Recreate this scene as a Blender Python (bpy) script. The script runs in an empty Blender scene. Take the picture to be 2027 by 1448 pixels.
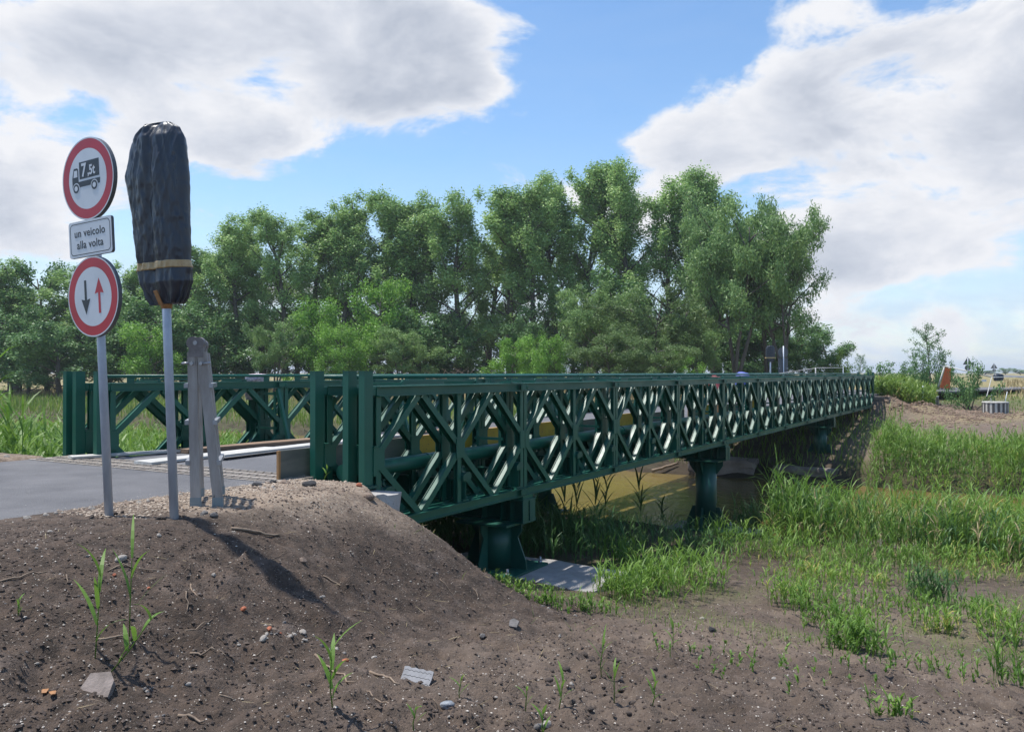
import bpy, math, random
import numpy as np
from mathutils import Vector, Matrix, Euler
R = math.radians
rng = np.random.default_rng(7)
random.seed(7)
scene = bpy.context.scene
COL = scene.collection

# ------------------------------------------------------------------ camera
FPX, CX, CYH = 1650.0, 1013.5, 737.0          # focal length, centre column and horizon row of the photograph
cd = bpy.data.cameras.new('camera'); cam = bpy.data.objects.new('camera', cd); COL.objects.link(cam)
cd.sensor_width = 36; cd.lens = 36 * FPX / 2027
cam.location = (0, 0, 0); cam.rotation_euler = (R(90.45), 0, 0)
cd.clip_start = 0.05; cd.clip_end = 9000
scene.camera = cam

# ------------------------------------------------------------------ sun, sky, exposure
SUN_EL, SUN_AZ = R(69), R(-72)                  # azimuth measured from +Y towards +X
sd = bpy.data.lights.new('sun', 'SUN'); sun = bpy.data.objects.new('sun', sd); COL.objects.link(sun)
sd.energy = 2.95; sd.angle = R(1.5); sd.color = (1.0, 0.955, 0.89)
sdir = Vector((math.sin(SUN_AZ) * math.cos(SUN_EL), math.cos(SUN_AZ) * math.cos(SUN_EL), math.sin(SUN_EL)))
sun.rotation_euler = sdir.to_track_quat('Z', 'Y').to_euler()
sun.location = sdir * 60
scene.view_settings.view_transform = 'Standard'
scene.view_settings.look = 'None'
scene.view_settings.exposure = 1.0
scene.view_settings.gamma = 1.0
scene.view_settings.use_curve_mapping = False

world = bpy.data.worlds.new('World'); scene.world = world; world.use_nodes = True
def build_world():
    nt = world.node_tree; N = nt.nodes; L = nt.links; N.clear()
    out = N.new('ShaderNodeOutputWorld')
    def m(op, a, b=None, c=None, clamp=False):
        n = N.new('ShaderNodeMath'); n.operation = op; n.use_clamp = clamp
        for i, v in enumerate((a, b, c)):
            if v is None: continue
            if isinstance(v, (int, float)): n.inputs[i].default_value = v
            else: L.new(v, n.inputs[i])
        return n.outputs[0]
    def vm(op, a, b):
        n = N.new('ShaderNodeVectorMath'); n.operation = op
        for i, v in enumerate((a, b)):
            if isinstance(v, (tuple, list, Vector)): n.inputs[i].default_value = v
            else: L.new(v, n.inputs[i])
        return n.outputs['Value'] if op == 'DOT_PRODUCT' else n.outputs[0]
    def mapr(v, a, b, c, d, smooth=False):
        n = N.new('ShaderNodeMapRange'); n.interpolation_type = 'SMOOTHSTEP' if smooth else 'LINEAR'
        L.new(v, n.inputs[0])
        for i, x in enumerate((a, b, c, d)): n.inputs[i + 1].default_value = x
        return n.outputs[0]
    def noise(vec, scale, detail, rough, dist=0.0):
        n = N.new('ShaderNodeTexNoise'); n.noise_dimensions = '3D'
        L.new(vec, n.inputs['Vector']); n.inputs['Scale'].default_value = scale
        n.inputs['Detail'].default_value = detail; n.inputs['Roughness'].default_value = rough
        n.inputs['Distortion'].default_value = dist
        return n.outputs[0]
    tc = N.new('ShaderNodeTexCoord'); d = tc.outputs['Generated']
    sky = N.new('ShaderNodeTexSky'); sky.sky_type = 'NISHITA'; sky.sun_disc = False
    sky.sun_elevation = SUN_EL; sky.sun_rotation = SUN_AZ % (2 * math.pi)
    sky.air_density = 1.0; sky.dust_density = 0.4; sky.ozone_density = 1.0; sky.altitude = 0
    hsv = N.new('ShaderNodeHueSaturation'); hsv.inputs['Saturation'].default_value = 1.2
    L.new(sky.outputs[0], hsv.inputs['Color'])
    bg1 = N.new('ShaderNodeBackground'); bg1.inputs[1].default_value = SKY_STRENGTH
    L.new(hsv.outputs[0], bg1.inputs[0])
    # where the clouds of the day stand: (column, row, half width, half height, tilt, weight) seen from the bank
    total = None
    for (px, py, a, b, tilt, w) in CLOUDS:
        az = math.atan((px - CX) / FPX); el = math.atan((CYH - py) / FPX * math.cos(az))
        c = Vector((math.sin(az) * math.cos(el), math.cos(az) * math.cos(el), math.sin(el)))
        r = Vector((math.cos(az), -math.sin(az), 0)); u = r.cross(c)
        if u.z < 0: u = -u
        t = R(tilt); r2 = r * math.cos(t) + u * math.sin(t); u2 = -r * math.sin(t) + u * math.cos(t)
        uu = vm('DOT_PRODUCT', d, tuple(r2 / (a / FPX))); vv = vm('DOT_PRODUCT', d, tuple(u2 / (b / FPX)))
        off_u, off_v = c.dot(r2) / (a / FPX), c.dot(u2) / (b / FPX)
        uu = m('SUBTRACT', uu, off_u); vv = m('SUBTRACT', vv, off_v)
        q = m('MULTIPLY_ADD', uu, uu, m('MULTIPLY', vv, vv))
        front = m('GREATER_THAN', vm('DOT_PRODUCT', d, tuple(c)), 0.0)
        g = m('MULTIPLY', m('EXPONENT', m('MULTIPLY', q, -0.9)), w)
        g = m('MULTIPLY', g, front)
        total = g if total is None else m('ADD', total, g)
    vec = vm('MULTIPLY', d, (1.0, 1.0, 1.9))
    n_big = noise(vec, 3.2, 3.0, 0.5)
    n_fine = noise(vec, 6.5, 12.0, 0.62, 0.30)
    vec2 = vm('ADD', vec, (-0.018, 0.008, 0.055))
    n_fine2 = noise(vec2, 6.5, 6.0, 0.60, 0.30)
    # density = noise + placed masses
    dens = m('MULTIPLY_ADD', n_fine, 2.6, m('MULTIPLY', n_big, 1.3))
    dens = m('MULTIPLY_ADD', total, 0.95, dens)
    dens = m('SUBTRACT', dens, 2.17)
    alpha = mapr(dens, -0.05, 0.40, 0.0, 1.0, True)
    # thin veil
    sep = N.new('ShaderNodeSeparateXYZ'); L.new(d, sep.inputs[0])
    veil = mapr(sep.outputs[2], 0.0, 0.24, 1.25, 0.14, True)
    vn = noise(vm('MULTIPLY', d, (1.0, 1.0, 4.0)), 5.0, 5.0, 0.6, 0.6)
    veil = m('MULTIPLY', veil, mapr(vn, 0.3, 0.7, 0.35, 1.0))
    solid = alpha
    alpha = m('MAXIMUM', alpha, veil, clamp=True)
    # colour: thick cores turn grey, sunward billows stay white
    relief = mapr(m('SUBTRACT', n_fine, n_fine2), -0.22, 0.24, 0.0, 1.0, True)
    thick = mapr(dens, 0.12, 1.05, 0.0, 1.0, True)
    n_mid = noise(vm('ADD', vec, (4.0, 2.0, 1.0)), 5.0, 6.0, 0.6, 0.4)
    shade = m('MULTIPLY', thick, mapr(n_mid, 0.32, 0.64, 0.48, 1.08))
    shade = m('SUBTRACT', shade, m('MULTIPLY', relief, 0.55), clamp=False)
    shade = m('ADD', shade, 0.16, clamp=True)
    cr = N.new('ShaderNodeValToRGB'); L.new(shade, cr.inputs[0])
    e = cr.color_ramp.elements; e[0].position = 0.0; e[0].color = (0.455, 0.46, 0.48, 1); e[1].position = 1.0; e[1].color = (0.25, 0.275, 0.325, 1)
    k = cr.color_ramp.elements.new(0.45); k.color = (0.35, 0.368, 0.41, 1)
    bg2 = N.new('ShaderNodeBackground'); bg2.inputs[1].default_value = 1.0
    vx = N.new('ShaderNodeMix'); vx.data_type = 'RGBA'; L.new(solid, vx.inputs[0]); vx.inputs[6].default_value = (0.30, 0.37, 0.47, 1); L.new(cr.outputs[0], vx.inputs[7]); L.new(vx.outputs[2], bg2.inputs[0])
    mix = N.new('ShaderNodeMixShader'); L.new(alpha, mix.inputs[0]); L.new(bg1.outputs[0], mix.inputs[1]); L.new(bg2.outputs[0], mix.inputs[2])
    L.new(mix.outputs[0], out.inputs[0])
SKY_STRENGTH = 0.098
CLOUDS = [
    (250, 130, 520, 190, 0, 0.75), (700, 60, 330, 120, -12, 0.72), (960, 30, 200, 75, 5, 0.42), (470, 310, 110, 60, 10, 0.40),
    (60, 480, 140, 80, 0, 0.45), (800, 190, 190, 60, 8, 0.35), (40, 330, 200, 90, 0, 0.30),
    (1420, 230, 200, 110, 12, 0.80), (1700, 330, 330, 140, 0, 0.62), (1960, 160, 190, 150, 0, 0.50), (1690, 60, 150, 40, 12, -0.30), (1850, 470, 280, 80, 5, 0.45), (1850, 570, 300, 30, 4, -0.35),
    (1900, 640, 260, 50, 0, 0.28), (1540, 150, 130, 70, 0, 0.35), (1330, 320, 120, 60, -15, 0.25),
    (1250, 60, 210, 130, -20, -0.55), (900, 330, 330, 90, 18, -0.60), (1880, 50, 190, 60, 8, 0.42), (1060, 240, 130, 130, 0, -0.35), (560, 400, 160, 40, 0, -0.30),
    (-1500, 200, 900, 300, 0, 0.3), (3600, 200, 900, 300, 0, 0.3)]
build_world()

# ------------------------------------------------------------------ helpers
def tag(o, label=None, cat=None, group=None, kind=None):
    if label: o['label'] = label
    if cat: o['category'] = cat
    if group: o['group'] = group
    if kind: o['kind'] = kind
    return o
def link(name, me, parent=None, mats=None):
    o = bpy.data.objects.new(name, me); COL.objects.link(o)
    if parent is not None: o.parent = parent
    if mats is not None and me is not None:
        for mm in (mats if isinstance(mats, (list, tuple)) else [mats]): me.materials.append(mm)
    return o
def empty(name, loc=(0, 0, 0), rz=0.0, rot=None):
    o = bpy.data.objects.new(name, None); COL.objects.link(o); o.empty_display_size = 0.2
    o.location = loc; o.rotation_euler = rot if rot else (0, 0, rz)
    return o
def copy_one(src, parent, loc=None, rot=None, scale=None, label=None, name=None):
    c = src.copy(); COL.objects.link(c); c.parent = parent
    if name: c.name = name
    if loc is not None: c.location = loc
    if rot is not None: c.rotation_euler = rot
    if scale is not None: c.scale = scale
    if label: c['label'] = label
    elif 'label' in c.keys() and parent is not None: del c['label']
    return c
def copy_tree(src, parent=None):
    c = src.copy(); COL.objects.link(c); c.parent = parent
    for ch in list(src.children): copy_tree(ch, c)
    return c

class MB:
    """collects simple solids and links them as one mesh"""
    def __init__(s): s.v = []; s.f = []; s.sm = []; s.mi = []; s.m = 0
    def add(s, vs, fs, smooth=False):
        k = len(s.v); s.v += [tuple(v) for v in vs]
        for f in fs: s.f.append(tuple(i + k for i in f)); s.sm.append(smooth); s.mi.append(s.m)
        return s
    def box(s, x0, x1, y0, y1, z0, z1, M=None, jit=0.0):
        P = [Vector((x, y, z)) for z in (z0, z1) for y in (y0, y1) for x in (x0, x1)]
        if jit: P = [p + Vector([random.uniform(-jit, jit) for _ in range(3)]) for p in P]
        if M is not None: P = [M @ p for p in P]
        return s.add(P, [(0, 2, 3, 1), (4, 5, 7, 6), (0, 1, 5, 4), (2, 6, 7, 3), (0, 4, 6, 2), (1, 3, 7, 5)])
    def bar(s, a, b, w, h, up=(0, 0, 1), oy=0.0, oz=0.0):
        a = Vector(a); b = Vector(b); d = (b - a); l = d.length; x = d / l
        u = Vector(up); y = u.cross(x)
        if y.length < 1e-5: y = Vector((0, 1, 0))
        y.normalize(); z = x.cross(y)
        M = Matrix((( x.x, y.x, z.x, a.x), (x.y, y.y, z.y, a.y), (x.z, y.z, z.z, a.z), (0, 0, 0, 1)))
        return s.box(0, l, oy - w / 2, oy + w / 2, oz - h / 2, oz + h / 2, M)
    def cyl(s, a, b, r0, r1=None, n=12, cap=True, smooth=True):
        r1 = r0 if r1 is None else r1
        a = Vector(a); b = Vector(b); x = (b - a).normalized()
        y = x.orthogonal().normalized(); z = x.cross(y)
        vs = []
        for p, r in ((a, r0), (b, r1)):
            for i in range(n):
                t = 2 * math.pi * i / n; vs.append(p + (y * math.cos(t) + z * math.sin(t)) * r)
        s.add(vs, [(i, (i + 1) % n, n + (i + 1) % n, n + i) for i in range(n)], smooth)
        if cap:
            k = len(s.v) - 2 * n
            s.f.append(tuple(k + i for i in reversed(range(n)))); s.sm.append(False); s.mi.append(s.m)
            s.f.append(tuple(k + n + i for i in range(n))); s.sm.append(False); s.mi.append(s.m)
        return s
    def tube(s, pts, rad, n=8):
        pts = [Vector(p) for p in pts]; k0 = len(s.v); rads = rad if isinstance(rad, (list, tuple)) else [rad] * len(pts)
        vs = []; ref = None
        for i, p in enumerate(pts):
            t = (pts[min(i + 1, len(pts) - 1)] - pts[max(i - 1, 0)]).normalized()
            if ref is None: ref = t.orthogonal().normalized()
            y = (ref - t * ref.dot(t)).normalized(); ref = y; z = t.cross(y)
            for j in range(n):
                a = 2 * math.pi * j / n; vs.append(p + (y * math.cos(a) + z * math.sin(a)) * rads[i])
        fs = []
        for i in range(len(pts) - 1):
            for j in range(n):
                fs.append((i * n + j, i * n + (j + 1) % n, (i + 1) * n + (j + 1) % n, (i + 1) * n + j))
        s.add(vs, fs, True)
        s.f.append(tuple(k0 + j for j in reversed(range(n)))); s.sm.append(False); s.mi.append(s.m)
        s.f.append(tuple(k0 + (len(pts) - 1) * n + j for j in range(n))); s.sm.append(False); s.mi.append(s.m)
        return s
    def prism(s, poly, z0, z1, M=None):
        n = len(poly); P = [Vector((x, y, z)) for z in (z0, z1) for x, y in poly]
        if M is not None: P = [M @ p for p in P]
        return s.add(P, [tuple(reversed(range(n))), tuple(range(n, 2 * n))] + [(i, (i + 1) % n, n + (i + 1) % n, n + i) for i in range(n)])
    def mesh(s, name):
        me = bpy.data.meshes.new(name); me.from_pydata(s.v, [], s.f)
        me.polygons.foreach_set('use_smooth', s.sm); me.polygons.foreach_set('material_index', s.mi); me.update()
        return me
    def build(s, name, mats=None, parent=None): return link(name, s.mesh(name), parent, mats)

def mesh_np(name, V, F, smooth=False):
    """V (n,3), F (m,k) -> mesh, fast"""
    V = np.ascontiguousarray(V, dtype=np.float32); F = np.ascontiguousarray(F, dtype=np.int32)
    me = bpy.data.meshes.new(name); m, k = F.shape
    me.vertices.add(len(V)); me.vertices.foreach_set('co', V.ravel())
    me.loops.add(m * k); me.loops.foreach_set('vertex_index', F.ravel())
    me.polygons.add(m); me.polygons.foreach_set('loop_start', np.arange(0, m * k, k, dtype=np.int32))
    me.polygons.foreach_set('use_smooth', np.full(m, smooth))
    me.update(calc_edges=True)
    return me

# value noise
_perm = np.random.default_rng(3).random((512, 512))
def vnoise(x, y, seed=0):
    x = np.asarray(x, float) + seed * 37.7; y = np.asarray(y, float) + seed * 11.3
    xi = np.floor(x).astype(int); yi = np.floor(y).astype(int); fx = x - xi; fy = y - yi
    fx = fx * fx * (3 - 2 * fx); fy = fy * fy * (3 - 2 * fy)
    g = lambda i, j: _perm[i % 512, j % 512]
    return (g(xi, yi) * (1 - fx) + g(xi + 1, yi) * fx) * (1 - fy) + (g(xi, yi + 1) * (1 - fx) + g(xi + 1, yi + 1) * fx) * fy
def fbm(x, y, wl, octs=4, seed=0, gain=0.5):
    a = 1.0; tot = 0; s = 0; f = 1.0 / wl
    for o in range(octs):
        s = s + a * (vnoise(np.asarray(x) * f, np.asarray(y) * f, seed + o) - 0.5); tot += a; a *= gain; f *= 2.03
    return s / tot * 2
def sstep(a, b, x):
    t = np.clip((x - a) / (b - a), 0, 1); return t * t * (3 - 2 * t)

# ------------------------------------------------------------------ materials
def mat(name, color, rough=0.6, metal=0.0, color2=None, nscale=8.0, ndetail=5, lo=0.35, hi=0.65, bump=0.0, bscale=60.0, spec=0.5, coords='Object', stretch=(1, 1, 1), speck=None, extra=None, rvar=0.0):
    m = bpy.data.materials.new(name); m.use_nodes = True; nt = m.node_tree; N = nt.nodes; L = nt.links
    b = N['Principled BSDF']; b.inputs['Roughness'].default_value = rough; b.inputs['Metallic'].default_value = metal
    b.inputs['Specular IOR Level'].default_value = spec
    b.inputs['Base Color'].default_value = (*color, 1)
    if color2 is not None or bump or speck or rvar:
        tc = N.new('ShaderNodeTexCoord'); mp = N.new('ShaderNodeMapping'); mp.inputs['Scale'].default_value = stretch
        L.new(tc.outputs[coords], mp.inputs[0]); v = mp.outputs[0]
        def noise(sc, det=ndetail, rg=0.6):
            n = N.new('ShaderNodeTexNoise'); L.new(v, n.inputs['Vector']); n.inputs['Scale'].default_value = sc
            n.inputs['Detail'].default_value = det; n.inputs['Roughness'].default_value = rg; return n.outputs[0]
        def ramp(val, lo, hi, c0, c1):
            r = N.new('ShaderNodeMapRange'); L.new(val, r.inputs[0]); r.inputs[1].default_value = lo; r.inputs[2].default_value = hi
            x = N.new('ShaderNodeMix'); x.data_type = 'RGBA'; L.new(r.outputs[0], x.inputs[0])
            for s_, c in ((x.inputs[6], c0), (x.inputs[7], c1)):
                if isinstance(c, tuple): s_.default_value = (*c, 1)
                else: L.new(c, s_)
            return x.outputs[2]
        colr = color
        if color2 is not None: colr = ramp(noise(nscale), lo, hi, color, color2)
        if speck:
            sc, a, bb, c = speck; colr = ramp(noise(sc, 2), a, bb, colr, c)
        if not isinstance(colr, tuple): L.new(colr, b.inputs['Base Color'])
        if rvar:
            r = N.new('ShaderNodeMapRange'); L.new(noise(nscale * 2.3), r.inputs[0]); r.inputs[1].default_value = 0.3; r.inputs[2].default_value = 0.7
            r.inputs[3].default_value = rough - rvar; r.inputs[4].default_value = rough + rvar; L.new(r.outputs[0], b.inputs['Roughness'])
        if bump:
            bn = N.new('ShaderNodeBump'); bn.inputs['Strength'].default_value = bump; bn.inputs['Distance'].default_value = 0.02
            L.new(noise(bscale, 6, 0.65), bn.inputs['Height']); L.new(bn.outputs[0], b.inputs['Normal'])
    return m
def leaf_mat(name, c0, c1, c2=None, trans=0.35, rough=0.5, nscale=0.35, dry=None):
    """leaf colour varies leaf by leaf and, softly, clump by clump"""
    m = bpy.data.materials.new(name); m.use_nodes = True; nt = m.node_tree; N = nt.nodes; L = nt.links
    b = N['Principled BSDF']; b.inputs['Roughness'].default_value = rough; b.inputs['Specular IOR Level'].default_value = 0.35
    g = N.new('ShaderNodeNewGeometry'); tc = N.new('ShaderNodeTexCoord')
    n = N.new('ShaderNodeTexNoise'); L.new(tc.outputs['Object'], n.inputs['Vector']); n.inputs['Scale'].default_value = nscale; n.inputs['Detail'].default_value = 2
    r = N.new('ShaderNodeMapRange'); L.new(n.outputs[0], r.inputs[0]); r.inputs[1].default_value = 0.35; r.inputs[2].default_value = 0.65
    a = N.new('ShaderNodeMath'); a.operation = 'MULTIPLY_ADD'; L.new(g.outputs['Random Per Island'], a.inputs[0]); a.inputs[1].default_value = 0.55
    k = N.new('ShaderNodeMath'); k.operation = 'MULTIPLY'; L.new(r.outputs[0], k.inputs[0]); k.inputs[1].default_value = 0.45; L.new(k.outputs[0], a.inputs[2])
    cr = N.new('ShaderNodeValToRGB'); L.new(a.outputs[0], cr.inputs[0]); e = cr.color_ramp.elements
    e[0].color = (*c0, 1); e[1].color = (*c1, 1); e[0].position = 0.1; e[1].position = 0.85
    if c2: q = e.new(0.97); q.color = (*c2, 1)
    L.new(cr.outputs[0], b.inputs['Base Color'])
    t = N.new('ShaderNodeBsdfTranslucent'); L.new(cr.outputs[0], t.inputs['Color'])
    mx = N.new('ShaderNodeMixShader'); mx.inputs[0].default_value = trans
    L.new(b.outputs[0], mx.inputs[1]); L.new(t.outputs[0], mx.inputs[2])
    L.new(mx.outputs[0], N['Material Output'].inputs['Surface'])
    return m

M = {}
M['green'] = mat('green_paint', (0.007, 0.084, 0.056), 0.42, 0, (0.010, 0.105, 0.071), 1.6, lo=0.3, hi=0.7, bump=0.05, bscale=30, rvar=0.10, spec=0.45)
M['green_old'] = mat('green_paint_worn', (0.006, 0.064, 0.046), 0.45, 0, (0.010, 0.084, 0.062), 2.2, bump=0.08, bscale=25, rvar=0.12)
M['galv'] = mat('galvanised_steel', (0.36, 0.41, 0.48), 0.45, 0.25, (0.48, 0.53, 0.60), 14, bump=0.03, bscale=50, rvar=0.08, stretch=(1, 1, 0.35))
M['alu'] = mat('aluminium_grey', (0.42, 0.43, 0.45), 0.4, 0.7, (0.30, 0.31, 0.33), 10)
M['sign_back'] = mat('sign_back_grey', (0.10, 0.105, 0.115), 0.5, 0.3, (0.13, 0.135, 0.145), 5)
M['sign_white'] = mat('sign_white', (0.70, 0.71, 0.72), 0.35, 0, (0.62, 0.63, 0.64), 5, rvar=0.05)
M['sign_red'] = mat('sign_red', (0.52, 0.012, 0.030), 0.35, 0, (0.43, 0.012, 0.026), 5)
M['sign_black'] = mat('sign_black', (0.020, 0.024, 0.030), 0.4)
M['bag'] = mat('black_plastic_film', (0.026, 0.031, 0.042), 0.34, 0, (0.038, 0.045, 0.058), 6, bump=0.35, bscale=12, rvar=0.10, stretch=(1, 1, 0.16), spec=0.5)
M['tape'] = mat('brown_packing_tape', (0.40, 0.26, 0.11), 0.35, 0, (0.50, 0.36, 0.18), 30)
M['tape_dark'] = mat('dark_packing_tape', (0.28, 0.13, 0.045), 0.4, 0, (0.38, 0.20, 0.08), 30)
M['ladder'] = mat('weathered_ladder_rail', (0.40, 0.375, 0.35), 0.65, 0.05, (0.26, 0.235, 0.215), 12, bump=0.2, bscale=60, stretch=(1, 1, 0.18), speck=(24, 0.66, 0.72, (0.10, 0.085, 0.075)))
M['ladder_foot'] = mat('ladder_plastic', (0.20, 0.24, 0.25), 0.55)
M['asphalt'] = mat('asphalt', (0.088, 0.089, 0.097), 0.86, 0, (0.165, 0.163, 0.170), 1.3, ndetail=9, lo=.3, hi=.7, bump=0.9, bscale=75, speck=(130, 0.60, 0.70, (0.20, 0.195, 0.19)))
M['asphalt_deck'] = mat('deck_asphalt', (0.100, 0.102, 0.111), 0.82, 0, (0.135, 0.136, 0.146), 1.1, bump=0.5, bscale=120, speck=(260, 0.60, 0.72, (0.22, 0.22, 0.23)))
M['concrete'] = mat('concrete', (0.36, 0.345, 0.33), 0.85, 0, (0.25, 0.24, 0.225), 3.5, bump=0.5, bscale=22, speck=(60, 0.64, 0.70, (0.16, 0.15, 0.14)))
M['concrete_dark'] = mat('concrete_dark', (0.24, 0.20, 0.17), 0.9, 0, (0.13, 0.11, 0.09), 2.5, bump=0.6, bscale=16)  # darker brownish concrete for the far abutment, one block and the boulder
M['white_plank'] = mat('whitewashed_plank', (0.58, 0.575, 0.55), 0.7, 0, (0.38, 0.37, 0.34), 7, bump=0.25, bscale=40, stretch=(0.25, 3, 3))
M['plank'] = mat('raw_plank', (0.27, 0.18, 0.115), 0.75, 0, (0.16, 0.11, 0.075), 6, bump=0.35, bscale=40, stretch=(0.2, 3, 3))
M['ply_yellow'] = mat('yellow_formwork_ply', (0.58, 0.36, 0.04), 0.5, 0, (0.48, 0.28, 0.035), 4, bump=0.05, speck=(30, 0.66, 0.72, (0.20, 0.13, 0.06)))
M['ply_grey'] = mat('grey_formwork_ply', (0.17, 0.17, 0.145), 0.7, 0, (0.10, 0.11, 0.10), 4, bump=0.1, stretch=(0.4, 1, 2))
M['ply_edge'] = mat('formwork_edge', (0.42, 0.22, 0.08), 0.6, 0, (0.32, 0.18, 0.08), 20)
M['ink'] = mat('ink', (0.03, 0.02, 0.008), 0.5)
M['bark'] = mat('bark', (0.085, 0.072, 0.060), 0.9, 0, (0.13, 0.115, 0.10), 3, bump=0.6, bscale=12, stretch=(1, 1, 0.3))
M['stone_pale'] = mat('pale_stone', (0.36, 0.33, 0.29), 0.85, 0, (0.24, 0.215, 0.19), 30, bump=0.3, bscale=60)
M['stone_warm'] = mat('warm_stone', (0.23, 0.17, 0.13), 0.85, 0, (0.16, 0.12, 0.095), 30, bump=0.3, bscale=60)
M['stone_grey'] = mat('grey_stone', (0.16, 0.15, 0.145), 0.85, 0, (0.10, 0.095, 0.09), 30, bump=0.3, bscale=60)
M['terracotta'] = mat('terracotta', (0.42, 0.13, 0.065), 0.8, 0, (0.30, 0.10, 0.05), 40)
M['asphalt_lump'] = mat('asphalt_lump', (0.022, 0.022, 0.024), 0.8, 0, (0.045, 0.045, 0.048), 60, bump=0.6, bscale=70)
M['twig'] = mat('dry_twig', (0.27, 0.20, 0.14), 0.8, 0, (0.17, 0.125, 0.09), 20)
M['clod'] = mat('soil_clod', (0.060, 0.046, 0.038), 0.95, 0, (0.10, 0.078, 0.064), 18, bump=0.6, bscale=60)
M['rubber'] = mat('grey_rubber_tile', (0.29, 0.29, 0.30), 0.7, 0, (0.21, 0.21, 0.215), 12, bump=0.2)
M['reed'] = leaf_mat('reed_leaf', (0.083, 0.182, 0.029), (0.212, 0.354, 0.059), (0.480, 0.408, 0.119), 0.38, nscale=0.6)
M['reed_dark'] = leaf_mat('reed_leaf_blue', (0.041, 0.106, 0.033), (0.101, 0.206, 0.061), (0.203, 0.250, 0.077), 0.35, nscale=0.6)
M['grass'] = leaf_mat('grass_leaf', (0.088, 0.168, 0.027), (0.208, 0.309, 0.057), (0.479, 0.379, 0.151), 0.38, nscale=1.0)
M['straw'] = leaf_mat('dry_grass', (0.30, 0.24, 0.12), (0.42, 0.34, 0.19), None, 0.25, nscale=0.5)
M['poplar'] = leaf_mat('poplar_leaf', (0.152, 0.281, 0.093), (0.403, 0.576, 0.198), (0.762, 0.876, 0.413), 0.28, nscale=0.28)  # upper tones raised: crown highlights put into the leaf colour
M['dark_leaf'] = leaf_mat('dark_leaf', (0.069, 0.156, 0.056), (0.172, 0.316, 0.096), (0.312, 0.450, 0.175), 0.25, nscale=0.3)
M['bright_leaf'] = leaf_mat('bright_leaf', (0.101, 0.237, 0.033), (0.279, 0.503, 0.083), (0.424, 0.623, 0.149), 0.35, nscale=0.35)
M['willow_leaf'] = leaf_mat('willow_leaf', (0.110, 0.211, 0.067), (0.277, 0.422, 0.142), (0.432, 0.556, 0.229), 0.32, nscale=0.3)

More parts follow.
